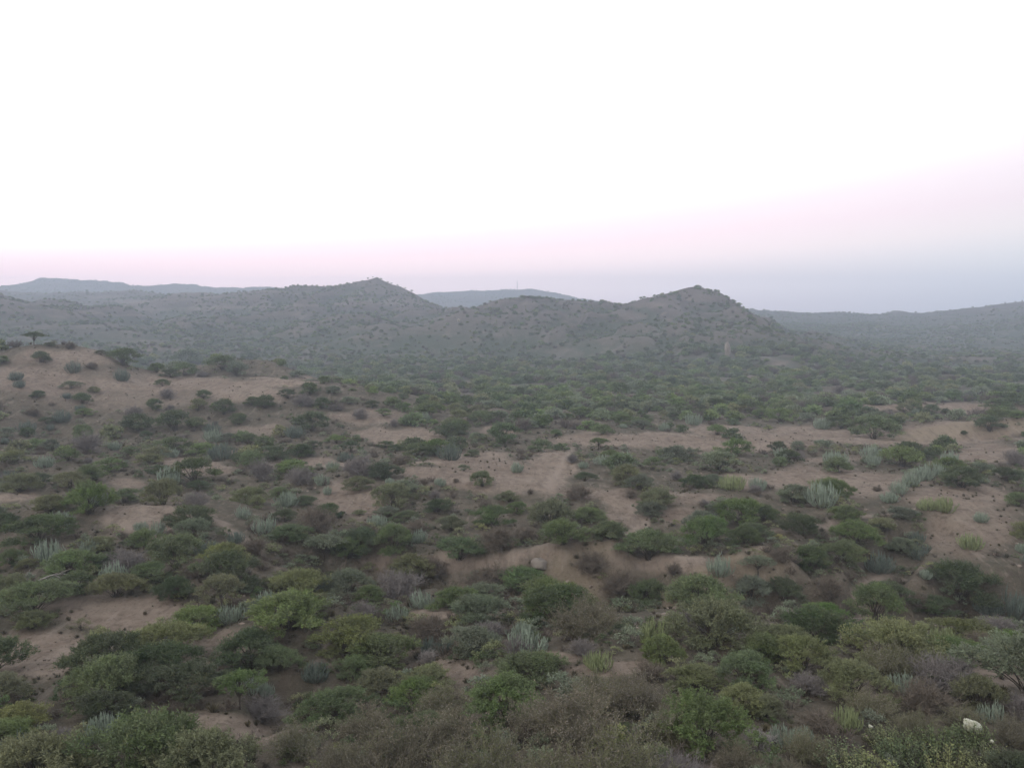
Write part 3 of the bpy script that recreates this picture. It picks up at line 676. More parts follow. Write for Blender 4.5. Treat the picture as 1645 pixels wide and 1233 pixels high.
# ------------------------------------------------------------------ what stands where: (column, row of its foot, width) in the photo, kind, tint
T_, A_, S_, D_, F_, L_, B_ = 'T', 'A', 'S', 'D', 'F', 'L', 'B'
LIST = [
# near hill on the left
(55,555,34,A_,'d'),(80,556,16,T_,'d'),(114,560,24,D_,'n'),(66,582,38,T_,'d'),(5,582,24,T_,'g'),(26,610,26,S_,'k'),(31,622,20,S_,'k'),(119,598,27,S_,'k'),(147,592,20,D_,'n'),(162,570,18,T_,'d'),(197,586,52,T_,'d'),
(226,586,20,T_,'d'),(252,598,32,T_,'g'),(275,606,30,T_,'d'),(297,603,45,T_,'g'),(325,605,20,D_,'v'),(302,586,55,T_,'g'),(357,594,50,T_,'g'),(380,603,45,T_,'k'),(400,577,26,T_,'d'),(196,611,28,S_,'k'),(261,620,22,T_,'d'),
(60,638,25,T_,'d'),(107,640,18,S_,'k'),(132,648,33,T_,'d'),(151,630,25,T_,'o'),(115,624,27,T_,'k'),(268,639,27,D_,'v'),(327,640,30,T_,'d'),(360,665,45,T_,'d'),(247,658,33,T_,'d'),(54,668,28,D_,'n'),(215,668,30,D_,'v'),
(405,650,30,T_,'d'),(75,680,25,T_,'d'),(44,695,32,S_,'k'),(100,677,30,S_,'k'),(129,660,20,S_,'k'),(220,690,62,T_,'d'),(280,692,55,T_,'d'),(342,698,30,S_,'k'),
(462,640,32,T_,'d'),(498,634,38,T_,'d'),(521,616,22,T_,'g'),(536,632,27,T_,'k'),(518,655,38,T_,'d'),(486,652,37,D_,'v'),(561,648,28,T_,'k'),(581,672,30,D_,'v'),(616,668,27,T_,'g'),(598,655,25,T_,'d'),(426,655,42,T_,'d'),
(503,692,57,T_,'d'),(473,702,37,S_,'k'),(631,652,38,T_,'g'),(690,670,45,T_,'g'),(683,675,22,S_,'p'),(731,660,32,T_,'y'),(736,680,43,T_,'y'),(771,682,45,T_,'g'),(736,697,40,T_,'g'),(808,711,62,T_,'b'),
(934,672,40,T_,'g'),(904,655,33,T_,'d'),(969,697,35,T_,'b'),(997,685,38,T_,'g'),(1032,690,33,T_,'k'),(1113,682,27,S_,'p'),(1104,667,28,T_,'d'),(1082,675,25,T_,'d'),(1140,642,40,T_,'b'),(1067,692,20,S_,'p'),(1152,698,38,T_,'g'),
(1178,655,25,T_,'g'),(1220,640,35,T_,'g'),(1220,672,30,T_,'b'),(1254,678,42,T_,'g'),(1320,688,30,S_,'p'),(1352,688,38,T_,'d'),(1364,662,55,T_,'b'),(1496,665,37,T_,'d'),(1606,660,42,T_,'d'),(1589,692,48,T_,'d'),(1548,699,13,T_,'d'),
(1409,682,47,T_,'k'),(1404,705,67,T_,'g'),(1634,672,33,T_,'g'),(1274,642,30,T_,'g'),
# left, below the hill
(342,709,28,S_,'p'),(184,722,22,S_,'p'),(251,732,26,S_,'p'),(277,734,26,S_,'p'),(82,722,37,T_,'k'),(140,727,60,D_,'v'),(8,712,18,S_,'k'),(72,750,30,S_,'p'),(20,745,40,T_,'o'),(110,740,40,T_,'g'),(175,759,45,T_,'g'),(357,737,43,S_,'k'),
(385,742,32,T_,'d'),(240,744,40,T_,'o'),(32,790,72,T_,'o'),(62,778,42,T_,'d'),(270,780,44,S_,'p'),(310,775,75,T_,'d'),(262,810,70,T_,'o'),(112,784,58,T_,'o'),(200,807,52,T_,'g'),(162,810,36,S_,'p'),(82,822,58,T_,'o'),(400,810,60,T_,'o'),
(314,815,46,D_,'v'),(390,832,28,S_,'p'),(10,850,50,T_,'d'),(97,842,42,S_,'p'),(62,872,84,T_,'d'),(227,852,24,S_,'p'),(252,857,28,S_,'p'),(312,869,56,T_,'k'),(270,834,22,D_,'n'),(77,902,54,S_,'p'),(145,886,34,S_,'p'),(18,905,44,T_,'d'),
(43,912,30,T_,'o'),(160,882,46,T_,'o'),(115,924,84,T_,'g'),(200,922,72,D_,'v'),(275,894,52,T_,'d'),(362,908,62,T_,'y'),(330,892,40,S_,'k'),(380,872,30,S_,'k'),(125,952,62,T_,'d'),(187,958,66,T_,'o'),(240,936,60,T_,'g'),(282,960,62,T_,'d'),
(355,978,74,A_,'o'),(20,962,64,T_,'o'),
# centre left
(438,738,54,T_,'d'),(541,712,30,T_,'g'),(556,741,30,S_,'k'),(471,758,40,T_,'d'),(420,771,52,D_,'v'),(482,778,46,D_,'v'),(516,779,25,S_,'p'),(526,794,18,S_,'p'),(460,812,40,S_,'p'),(458,838,38,T_,'d'),(425,857,42,S_,'p'),(506,854,74,D_,'n'),
(465,870,56,T_,'g'),(580,763,62,D_,'v'),(615,769,60,T_,'d'),(626,777,16,S_,'p'),(575,787,50,T_,'o'),(648,792,52,T_,'k'),(624,830,38,T_,'k'),(698,801,26,D_,'v'),(706,779,20,S_,'p'),(681,777,17,D_,'n'),(732,774,12,D_,'n'),(774,781,42,T_,'g'),
(700,731,56,T_,'g'),(672,734,46,T_,'g'),(722,738,38,S_,'k'),(758,733,26,T_,'g'),(745,756,18,T_,'k'),(606,844,34,S_,'p'),(578,826,20,T_,'y'),(632,887,68,T_,'b'),(580,887,62,T_,'d'),(528,874,30,S_,'k'),(738,897,68,T_,'b'),(792,844,60,T_,'b'),
(752,827,16,A_,'k'),(725,852,50,T_,'o'),(806,882,72,D_,'n'),(670,860,52,D_,'n'),(520,902,66,A_,'k'),(560,894,50,T_,'g'),(455,942,54,T_,'o'),(492,964,92,T_,'y'),(560,962,72,T_,'k'),(640,963,84,D_,'v'),(592,967,52,T_,'d'),(680,975,46,S_,'p'),
(661,934,80,T_,'o'),(692,924,62,D_,'n'),(790,950,92,D_,'n'),
# centre right
(867,725,40,T_,'g'),(961,723,32,A_,'g'),(830,758,24,S_,'p'),(920,743,26,D_,'v'),(937,751,18,S_,'p'),(967,746,28,S_,'p'),(982,736,28,T_,'g'),(1003,747,32,S_,'p'),(1087,740,54,T_,'k'),(1050,753,38,T_,'g'),(1155,757,60,T_,'k'),(1182,732,56,T_,'g'),
(1007,779,60,T_,'o'),(1055,812,66,T_,'y'),(1045,828,46,T_,'k'),(930,801,44,D_,'n'),(1014,799,28,D_,'n'),(1115,784,50,T_,'d'),(1145,782,40,T_,'k'),(1175,785,46,S_,'y'),(1212,791,24,D_,'v'),(1190,842,84,T_,'g'),(1227,837,52,T_,'d'),
(1132,813,24,D_,'v'),(885,848,82,T_,'o'),(945,838,62,T_,'g'),(905,872,72,T_,'g'),(842,870,56,D_,'n'),(978,864,62,T_,'g'),(1042,897,84,T_,'b'),(1133,877,78,T_,'b'),(1195,877,50,T_,'d'),(838,948,72,T_,'b'),(880,974,92,T_,'g'),(950,918,60,D_,'n'),
(1155,922,48,S_,'p'),(1217,925,48,A_,'k'),(998,958,72,D_,'n'),(1042,967,62,T_,'d'),(1126,978,98,T_,'g'),(1207,968,72,T_,'k'),(852,793,14,D_,'n'),
# right
(1249,728,32,T_,'d'),(1256,736,28,S_,'p'),(1281,724,30,T_,'k'),(1253,749,32,T_,'g'),(1346,758,52,T_,'g'),(1341,746,42,S_,'p'),(1399,736,34,S_,'p'),(1449,749,74,T_,'g'),(1526,746,34,S_,'p'),(1430,806,30,S_,'p'),(1445,792,32,S_,'p'),(1462,780,34,S_,'p'),
(1480,771,38,S_,'p'),(1500,764,36,S_,'p'),(1489,818,36,S_,'y'),(1518,820,38,S_,'y'),(1545,782,78,T_,'d'),(1409,789,18,D_,'n'),(1322,812,54,S_,'p'),(1616,771,40,T_,'d'),(1629,746,44,D_,'v'),(1636,812,44,T_,'g'),(1575,837,26,S_,'p'),(1558,880,40,S_,'y'),
(1376,874,74,T_,'g'),(1418,853,52,T_,'y'),(1448,888,56,T_,'k'),(1480,897,38,S_,'k'),(1413,918,48,S_,'k'),(1485,928,22,S_,'p'),(1249,869,24,B_,'l'),(1285,857,66,T_,'d'),(1300,913,66,T_,'d'),(1260,902,50,D_,'n'),(1545,964,104,T_,'d'),(1628,990,58,S_,'k'),
(1590,985,50,S_,'k'),(1425,968,62,T_,'d'),(1330,963,66,D_,'n'),(1260,963,62,T_,'d'),(1642,887,22,S_,'p'),(1500,985,60,T_,'d'),(1480,975,40,D_,'n'),
# lower left
(52,1009,58,T_,'o'),(130,1012,34,B_,'o'),(315,1014,80,T_,'g'),(170,1082,130,T_,'d'),(250,1098,104,T_,'d'),(165,1126,120,T_,'g'),(295,1122,112,T_,'d'),(385,1138,76,A_,'g'),(400,1074,112,T_,'d'),(402,1112,40,S_,'p'),(425,1118,34,S_,'p'),(165,1184,62,S_,'p'),
(30,1172,92,T_,'y'),(20,1222,60,S_,'k'),(70,1225,66,S_,'k'),(135,1198,32,S_,'k'),(240,1262,190,T_,'g'),(60,1270,160,T_,'o'),(340,1275,150,T_,'o'),(205,1185,14,D_,'n'),(100,1190,40,D_,'v'),
# lower centre
(421,994,50,T_,'k'),(475,988,46,T_,'g'),(586,999,56,D_,'v'),(638,997,34,S_,'p'),(568,1049,100,T_,'y'),(612,1064,98,T_,'g'),(573,1088,62,T_,'g'),(690,1050,36,S_,'k'),(715,1048,34,S_,'k'),(690,1024,62,D_,'n'),(690,1066,40,D_,'w'),(683,1098,27,S_,'p'),
(761,1049,84,T_,'k'),(626,1130,24,T_,'d'),(540,1158,98,T_,'g'),(505,1092,48,S_,'k'),(450,1078,62,T_,'g'),(420,1155,78,D_,'v'),(480,1214,100,F_,'o'),(640,1250,170,F_,'n'),(725,1210,150,F_,'n'),(555,1255,130,F_,'n'),(812,1156,130,T_,'g'),(790,1275,180,F_,'o'),
(850,1096,104,T_,'g'),(930,1196,180,F_,'n'),(1020,1146,130,F_,'n'),(860,1184,124,F_,'n'),(962,1075,50,S_,'y'),(845,1050,70,S_,'p'),(830,1058,56,D_,'v'),(940,1024,116,F_,'n'),(1052,1030,54,S_,'y'),(1150,1034,134,T_,'o'),(1062,1062,72,T_,'g'),
(1115,1108,72,T_,'y'),(1197,1104,98,T_,'g'),(1130,1196,134,T_,'g'),(1192,1145,84,T_,'y'),(1000,1285,210,F_,'o'),(880,1270,150,F_,'o'),(1216,1204,58,D_,'w'),(1090,1270,110,D_,'v'),(1040,1090,60,D_,'n'),
# lower right
(1327,998,58,T_,'b'),(1278,1002,30,D_,'n'),(1440,1066,136,T_,'o'),(1436,1084,100,F_,'o'),(1410,1030,52,S_,'y'),(1485,1032,40,S_,'y'),(1520,1034,40,S_,'y'),(1625,1046,74,T_,'b'),(1642,1080,44,T_,'g'),(1594,1068,44,B_,'k'),(1520,1110,110,D_,'v'),
(1450,1114,52,S_,'p'),(1370,1124,92,T_,'o'),(1290,1076,92,T_,'o'),(1300,1112,70,D_,'v'),(1312,1174,76,D_,'n'),(1262,1198,50,S_,'p'),(1290,1192,40,S_,'p'),(1358,1172,52,S_,'y'),(1593,1158,46,S_,'p'),(1572,1136,82,T_,'o'),(1640,1154,66,D_,'v'),
(1385,1262,120,L_,'y'),(1452,1232,104,L_,'g'),(1530,1252,110,L_,'y'),(1478,1182,84,F_,'o'),(1420,1204,76,L_,'y'),(1560,1206,84,L_,'g'),(1640,1262,100,T_,'d'),(1250,1262,90,F_,'n'),(1350,1232,96,L_,'g'),(1432,1204,92,L_,'y'),(1505,1216,104,L_,'g'),(1590,1240,90,L_,'y'),(1300,1222,90,F_,'o'),(1545,1170,80,F_,'o'),(1620,1195,84,F_,'n'),(1400,1150,90,F_,'o'),(720,1150,110,F_,'o'),(600,1190,110,F_,'n'),(960,1140,110,F_,'o'),(1080,1200,120,F_,'o'),(1190,1240,90,F_,'n'),(300,1215,110,F_,'o'),(1230,1150,60,T_,'o'),(1260,1040,80,T_,'y'),(1225,1060,70,T_,'g'),
]
KIND = {T_: ('thorn_bush', 'bush', 'thorn bush', 'thorn bushes over the scrubland'), A_: ('thorn_tree', 'tree', 'thorn tree on a visible trunk', 'small thorn trees in the scrub'),
        S_: ('spurge_clump', 'succulent', 'spurge clump', 'spurge clumps in the scrub'), D_: ('dry_shrub', 'shrub', 'leafless dry shrub', 'leafless dry shrubs'),
        F_: ('feathery_shrub', 'shrub', 'feathery sparse shrub', 'feathery shrubs on the near slope'), L_: ('broadleaf_shrub', 'shrub', 'broad-leaved shrub', 'broad-leaved shrubs on the near slope'),
        B_: ('sapling', 'sapling', 'thin sapling', 'thin saplings')}
PW = {T_: 4.0, A_: 3.0, S_: 1.75, D_: 2.4, F_: 3.2, L_: 2.0, B_: 3.0}

ZONES = [("on the near hill's summit",-999,165,0,612),("along the near hill's crest",165,470,0,612),("on the near hill's upper slope",-999,200,612,668),("across the near hill's stony face",200,470,612,680),
 ("on the near hill's falling shoulder",470,660,0,700),("low on the near hill's slope",-999,200,668,740),("at the near hill's foot",200,420,680,765),("behind the bald knoll",90,420,765,818),
 ("left of the bald knoll",-999,130,740,915),("on the bald knoll's flank",130,420,818,900),("below the bald knoll",-999,420,900,970),("beside the lower-left bare hilltop",-999,420,970,1062),
 ("in the dark thicket at lower left",-999,455,1062,1150),("along the bottom left edge",-999,455,1150,1400),
 ("on the green flat beyond the track",660,1090,0,712),("left of the dirt track",420,850,700,800),("around the dirt track",850,1010,712,800),("on the flat right of the dirt track",1010,1235,700,800),
 ("between the knoll and the gully",420,660,800,912),("on the gully's left rim",660,830,800,912),("above the pale gully bank",830,1010,800,905),("right of the narrow sandy gap",1010,1235,800,905),
 ("on the low mound before the gully",420,720,912,1012),("down in the dark gully",720,1235,905,990),
 ("near the tan sand bank",1380,2999,0,725),("on the ridge left of the sand bank",1090,1380,0,725),("below the tan sand bank",1400,2999,725,830),("on the bare slope at right",1235,1400,725,830),
 ("on the rough slope at right",1400,2999,830,945),("beside the winding footpath",1235,1400,830,1010),("at the gully's right end",1400,2999,945,1012),
 ("around the stony hollow",455,760,1012,1140),("on the brow of the near slope",760,1250,990,1075),("on the near slope's middle",760,1250,1075,1160),("along the bottom centre edge",455,860,1140,1400),
 ("along the bottom edge, right half",860,1250,1160,1400),("on the brow at lower right",1250,2999,1000,1090),("beside the small clearing at right",1250,2999,1090,1150),("around the snagged white bag",1250,2999,1150,1400)]
def zone(u, v):
    for n, a, b, c, d in ZONES:
        if a <= u < b and c <= v < d: return n
    return "in the middle of the scrubland"

rng = np.random.default_rng(7)
arr = np.array([(a, b, c) for a, b, c, _, _ in LIST], float)
POS = ground_at(arr[:, 0], arr[:, 1])
items = []      # (x, y, z, world width, kind, tint)
for (u, v, w, k, t), p in zip(LIST, POS):
    items.append([p[0], p[1], p[2], w / FPX * (p[1] * CP - (p[2] - CAM_Z) * SP), k, t])
# more thorn bushes, spurges and dry shrubs between the listed ones
def bare_at(P): return masks(P)[0]
taken = np.array([(i[0], i[1], i[3] * .5) for i in items])
EXTRA_N = {T_: 110, S_: 20, D_: 40}
for k, need in EXTRA_N.items():
    got = 0
    for _ in range(60):
        if got >= need: break
        u = rng.uniform(-20, 1665, 200); v = 650 + 560 * rng.random(200) ** 1.15
        P = ground_at(u, v); bm = bare_at(P)
        for q, (p, b) in enumerate(zip(P, bm)):
            if got >= need or p[1] > 165 or b > 0.25: continue
            w = {T_: rng.uniform(1.6, 3.6), S_: rng.uniform(1.0, 1.7), D_: rng.uniform(.9, 2.0)}[k]
            d = np.hypot(taken[:, 0] - p[0], taken[:, 1] - p[1])
            if (d < (taken[:, 2] + w * .5) * .8).any(): continue
            t = {T_: rng.choice(list('gdokdg')), S_: rng.choice(list('ppk')), D_: rng.choice(list('vn'))}[k]
            items.append([p[0], p[1], p[2], w, k, str(t)]); taken = np.vstack([taken, [p[0], p[1], w * .5]]); got += 1

FTINT = {'n': ((0.175, 0.165, 0.108), 'brownish'), 'o': ((0.185, 0.190, 0.105), 'olive')}
def tint_of(k, t):
    if k == F_: return FTINT[t]
    return (STINT if k == S_ else DTINT if (k == D_ or (k == F_ and t in 'nv')) else TINT)[t]
ORD = ['first', 'second', 'third', 'fourth', 'fifth', 'sixth', 'seventh', 'eighth', 'ninth', 'tenth', 'eleventh', 'twelfth', 'thirteenth', 'fourteenth', 'fifteenth', 'sixteenth']
cells = {}
for n, it in enumerate(items):
    u, v, f = proj(np.array(it[:3])[None])
    it += [u[0], v[0], f[0]]
    cells.setdefault((it[4], it[5], zone(u[0], v[0])), []).append(n)
labels = [''] * len(items)
for (k, t, zn), mem in cells.items():
    mem.sort(key=lambda n: items[n][6])
    col = tint_of(k, t)[1]; noun = KIND[k][2]
    if k == S_ and zn.count(' ') > 4: noun = 'spurge clump'
    for i, n in enumerate(mem):
        if len(mem) == 1: labels[n] = f"only {col} {noun} {zn}"
        elif i == len(mem) - 1: labels[n] = f"{col} {noun} {zn}, rightmost there"
        else: labels[n] = f"{col} {noun} {zn}, {'leftmost there' if i == 0 else ORD[min(i, 15)] + ' from the left'}"
def two_part(name, meshes, pnames, col, mx):
    root = bpy.data.objects.new(name, None); scene.collection.objects.link(root)
    root.empty_display_size = .2
    root.matrix_world = mx
    for me, pn in zip(meshes, pnames):
        c = link(pn, me, root); c.color = (*col, 1)
    return root
count = {}
for n, (x, y, z, w, k, t, u, v, f) in enumerate(items):
    count[k] = i = count.get(k, -1) + 1
    rs = random.Random(n * 31 + 5)
    s = w / PW[k] * ((1.08 if f < 60 else .96) if k in (T_, A_) else 1.0)
    col = np.array(tint_of(k, t)[0]); col = tuple(col)
    zs = s * rs.uniform(.72, .98)
    sx = rs.uniform(1.0, 1.22) if k == T_ else 1.0
    if k == S_: zs = max(zs, 0.55) if s > .5 else zs
    mx = Matrix.Translation((x, y, z)) @ Matrix.Rotation(rs.uniform(0, 6.28), 4, 'Z') @ (Matrix.Rotation(rs.uniform(-.13, .13), 4, 'X') if k in (S_, D_) else Matrix.Identity(4)) @ Matrix.Diagonal((s * sx, s / sx ** .5, zs, 1))
    nm = KIND[k][0]
    if k in (S_, D_):
        me = (SPURGE if k == S_ else DRY)[i % (6 if k == S_ else 4)][0]
        root = link(nm, me); root.matrix_world = mx; root.color = (*col, 1)
    else:
        src = {T_: BUSH_NEAR if f < 78 else BUSH_MID, A_: TREE, F_: FEATHER, L_: BROAD, B_: SPARSE}[k]
        pn = ('crown', 'trunk') if k == A_ else ('foliage', 'branches')
        root = two_part(nm, src[i % len(src)], pn, col, mx)
        if k == F_: root.children[1].color = (.21, .18, .145, 1)
    root['label'] = labels[n]; root['category'] = KIND[k][1]; root['group'] = KIND[k][3]

# ------------------------------------------------------------------ single things
def thing(o, label, cat, group=None):
    o['label'] = label; o['category'] = cat
    if group: o['group'] = group
    return o
def rock_mesh(seed, size, mat, sub=3):
    import bmesh
    bm = bmesh.new(); bmesh.ops.create_icosphere(bm, subdivisions=sub, radius=1.0)
    V = np.array([v.co[:] for v in bm.verts])
    rg = np.random.default_rng(seed)
    for _ in range(9):                       # flat broken faces
        nrm = unit(rg.normal(size=3)); h = rg.uniform(.55, .85)
        dd = V @ nrm; V = V - np.maximum(dd - h, 0)[:, None] * nrm
    V = V * (1 + 0.06 * vnoise(V[:, 0] * 3 + seed, V[:, 1] * 3 + V[:, 2] * 2, seed)[:, None]) * np.array(size)
    for v, c in zip(bm.verts, V): v.co = c
    me = bpy.data.meshes.new('rock'); bm.to_mesh(me); bm.free(); me.materials.append(mat)
    return me
def place(name, me, u, v, dz=0.0, rz=0.0, rx=0.0, s=1.0):
    p = ground_at(np.array([u], float), np.array([v], float))[0]
    o = link(name, me); o.location = (p[0], p[1], p[2] + dz); o.rotation_euler = (rx, 0, rz); o.scale = (s, s, s)
    return o
thing(place('boulder', rock_mesh(3, (.62, .55, .5), M_OUTCROP), 868, 908, .12, .3), "pale flat-topped boulder on the gully's edge below the sandy bank", 'boulder')
thing(place('rock_outcrop', rock_mesh(8, (1.25, 1.1, 3.9), M_OUTCROP), 1168, 573, 1.4, .4), "tall pale rock standing alone low on the right-hand distant hill", 'rock')
for (u, v, sx), lb in (((905, 580, 3.2), "pale low rock slab at the foot between the two distant hills, leftmost of three"), ((925, 583, 3.6), "pale low rock slab at the distant hill's foot, middle of three"),
                       ((957, 587, 2.6), "pale low rock slab at the distant hill's foot, rightmost of three")):
    thing(place('rock_slab', rock_mesh(int(u), (sx * .7, 2, .45), M_OUTCROP), u, v, .4), lb, 'rock', 'pale slabs at the distant hill foot')
thing(place('boulder', rock_mesh(31, (.8, .7, 1.0), M_ROCK), 737, 517, .6), "small whitish boulder in the saddle between the two distant hills", 'boulder')

# mast on the far ridge
p = pt(np.array(831.), np.array(464.), np.array(1443.)); zb = float(H(p[None, 0], p[None, 1])[0])
mast = bpy.data.objects.new('radio_mast', None); scene.collection.objects.link(mast); mast.location = (p[0], p[1], zb)
thing(mast, "thin steel radio mast standing on the hazy far ridge", 'mast')
Ht = 13.0; wv = []
legs = [np.array([math.cos(a), math.sin(a), 0]) for a in (0.3, 0.3 + 2.094, 0.3 + 4.189)]
LP = np.array([[l * .75 + [0, 0, -2], l * .6 + [0, 0, Ht * .5], l * .45 + [0, 0, Ht]] for l in legs])
for k in range(3):
    v_, f_ = tubes(LP[k:k + 1], np.full((1, 3), .16), 6); link('leg', mesh_from('leg', v_, f_, None, [M_STEEL]), mast)
br = []
for k in range(16):
    z0, z1 = Ht * k / 16, Ht * (k + 1) / 16
    for q in range(3):
        a = legs[q] * (.75 - .3 * z0 / Ht); b = legs[(q + 1) % 3] * (.75 - .3 * z1 / Ht)
        br.append([a + [0, 0, z0], (a + b) / 2 + [0, 0, (z0 + z1) / 2], b + [0, 0, z1]])
v_, f_ = tubes(np.array(br), np.full((len(br), 3), .06), 4); link('lattice', mesh_from('lattice', v_, f_, None, [M_STEEL]), mast)
v_, f_ = tubes(np.array([[[0, 0, Ht - 1], [0, 0, Ht + 1], [0, 0, Ht + 3.0]]]), np.array([[.1, .08, .04]]), 6); link('antenna', mesh_from('antenna', v_, f_, None, [M_STEEL]), mast)
def box(c, s):
    c = np.array(c); s = np.array(s) / 2
    V = np.array([[x, y, z] for x in (-1, 1) for y in (-1, 1) for z in (-1, 1)]) * s + c
    return V, np.array([[0, 1, 3, 2], [4, 6, 7, 5], [0, 4, 5, 1], [2, 3, 7, 6], [0, 2, 6, 4], [1, 5, 7, 3]])
# crumpled white bag snagged on the near shrub
def bag_mesh(seed, s):
    import bmesh
    bm = bmesh.new(); bmesh.ops.create_uvsphere(bm, u_segments=40, v_segments=26, radius=1)
    V = np.array([v.co[:] for v in bm.verts])
    n1 = fbm(V[:, 0] * 1.4 + seed, V[:, 1] * 1.4 + V[:, 2] * .9, 2, seed)
    n2 = np.abs(fbm(V[:, 0] * 3.1 + V[:, 2] * 1.7, V[:, 1] * 3.1 - V[:, 2] * 2, 3, seed + 4))
    V = V * (1 + .22 * n1 - .30 * n2)[:, None]
    V = V * np.array([.30, .16, .20]) * s
    V[:, 2] += -.45 * V[:, 0] + np.where(V[:, 2] < 0, -.35 * np.maximum(0, np.sin(V[:, 0] / s * 22)) * .22 * s, 0)   # sags to one side, torn lower hem
    for v, c in zip(bm.verts, V): v.co = c
    me = bpy.data.meshes.new('bag'); bm.to_mesh(me); bm.free(); me.materials.append(M_PLASTIC)
    for q in me.polygons: q.use_smooth = True
    return me
g = ground_at(np.array([1563.]), np.array([1200.]))[0]
bp = pt(np.array(1563.), np.array(1166.), np.array(g[1]))
bag = link('plastic_bag', bag_mesh(3, .85)); bag.location = bp; bag.rotation_euler = (0, 0, .2)
thing(bag, "crumpled dirty-white plastic bag snagged on top of a shrub", 'plastic bag')
for (u, v, s), lb in (((1286, 1206, .32), "small white plastic scrap on the earth below the dry brown shrub"), ((1268, 1203, .20), "tiniest white plastic scrap, beside a slightly larger one on bare earth"),
                      ((1399, 1166, .30), "white plastic scrap caught among twigs near the yellowish spurge"), ((1594, 1190, .26), "thin white plastic shred caught right below the big bag")):
    g = ground_at(np.array([u * 1.]), np.array([v + (0 if u < 1300 else 26.)]))[0]
    b_ = pt(np.array(u * 1.), np.array(v * 1.), np.array(g[1]))
    o = link('plastic_scrap', bag_mesh(int(u), s * .75)); o.location = b_; thing(o, lb, 'litter', 'scraps of white plastic')

# bleached fallen branches at the left
for k, (u, v, L, rz) in enumerate(((78, 950, 1.3, .25), (22, 960, 1.2, .30))):
    rg = np.random.default_rng(k + 50)
    base = np.array([[-L / 2, 0, .5]]); tip = np.array([[L / 2, .2, .85]])
    P = [bez(base, (base + tip) / 2 + [[0, 0, .25]], tip, 8)]
    for q in range(7):
        a = P[0][:, rg.integers(2, 8)]; b = a + rg.normal(0, .22, (1, 3)) + [[.3, 0, .15]]
        P.append(bez(a, (a + b) / 2 + .05, b, 8))
    v_, f_ = tubes(np.concatenate(P), np.array([np.linspace(.055, .03, 8)] + [np.linspace(.03, .01, 8)] * 7), 6)
    o = place('dead_branch', mesh_from('dead_branch', v_, f_, None, [M_DEADWOOD], smooth=True), u, v, 0, rz)
    thing(o, ["bleached dead branch lying over low bushes above the bare hilltop", "bleached dead branch at the picture's left edge, lower of two"][k], 'branch', 'bleached branches')

# ------------------------------------------------------------------ uncountable ground cover
def scatter(name, P, scl, rot, idx, protos):
    coll = bpy.data.collections.new(name + '_source')
    for i, (me, col) in enumerate(protos):
        o = bpy.data.objects.new(f'{name}_source_{i:02d}', me); o.color = (*col, 1); coll.objects.link(o)
    me = bpy.data.meshes.new(name); me.vertices.add(len(P)); me.vertices.foreach_set('co', np.asarray(P, np.float32).ravel())
    me.attributes.new('rot', 'FLOAT', 'POINT').data.foreach_set('value', np.asarray(rot, np.float32))
    me.attributes.new('pick', 'INT', 'POINT').data.foreach_set('value', np.asarray(idx, np.int32))
    me.attributes.new('scl', 'FLOAT_VECTOR', 'POINT').data.foreach_set('vector', np.asarray(scl, np.float32).ravel())
    ob = link(name, me); ob['kind'] = 'stuff'
    ng = bpy.data.node_groups.new(name, 'GeometryNodeTree')
    ng.interface.new_socket('Geometry', in_out='INPUT', socket_type='NodeSocketGeometry'); ng.interface.new_socket('Geometry', in_out='OUTPUT', socket_type='NodeSocketGeometry')
    N = ng.nodes; gi = N.new('NodeGroupInput'); go = N.new('NodeGroupOutput')
    ci = N.new('GeometryNodeCollectionInfo'); ci.inputs['Collection'].default_value = coll
    ci.inputs['Separate Children'].default_value = True; ci.inputs['Reset Children'].default_value = True
    ip = N.new('GeometryNodeInstanceOnPoints'); ip.inputs['Pick Instance'].default_value = True
    def na(a, ty):
        x = N.new('GeometryNodeInputNamedAttribute'); x.data_type = ty; x.inputs['Name'].default_value = a; return x.outputs['Attribute']
    cx = N.new('ShaderNodeCombineXYZ')
    L = ng.links.new
    L(na('rot', 'FLOAT'), cx.inputs['Z'])
    L(gi.outputs[0], ip.inputs['Points']); L(ci.outputs[0], ip.inputs['Instance']); L(na('pick', 'INT'), ip.inputs['Instance Index'])
    L(cx.outputs[0], ip.inputs['Rotation']); L(na('scl', 'FLOAT_VECTOR'), ip.inputs['Scale']); L(ip.outputs[0], go.inputs[0])
    ob.modifiers.new('scatter', 'NODES').node_group = ng
    return ob

def sector(n, r0, r1, half=34, powr=1.0):
    a = np.radians(rng.uniform(-half, half, n)); r = np.sqrt(rng.uniform(0, 1, n) ** powr * (r1 * r1 - r0 * r0) + r0 * r0)
    x, y = r * np.sin(a), r * np.cos(a)
    return np.stack([x, y, H(x, y)], -1), r
far_protos = []
FIXL = {t: leaf_material('scrub_leaves', fixed=tuple(q * 1.25 for q in TINT[t][0])) for t in TINT}
def dry_fixed(c): return plain_material('scrub_twigs', (0.8, 0.8, 0.8), (1.2, 1.15, 1.1), 3, 0.9, 0, True, c)
for i, t in enumerate('gdkogdkd'):
    l, s = gen_bush(600 + i, pads=16, sprays=9, leaves=6, ll=.42, lw=.20, Hh=[2.0, 2.3, 1.8, 2.1][i % 4], lift=.22, flat=.5, skirt=.5)
    far_protos.append((joined('far_bush', [l, s], [FIXL[t], M_BARK]), TINT[t][0]))
for i in range(2):
    t, _, _ = gen_twigs(650 + i, W=4.0, Hh=2.0, main=22, sec=6, ter=6, r=.03)
    far_protos.append((mesh_from('far_dry', *t, [dry_fixed((.13, .11, .10))]), (.13, .11, .10)))
Ps, Ss, Is = [], [], []
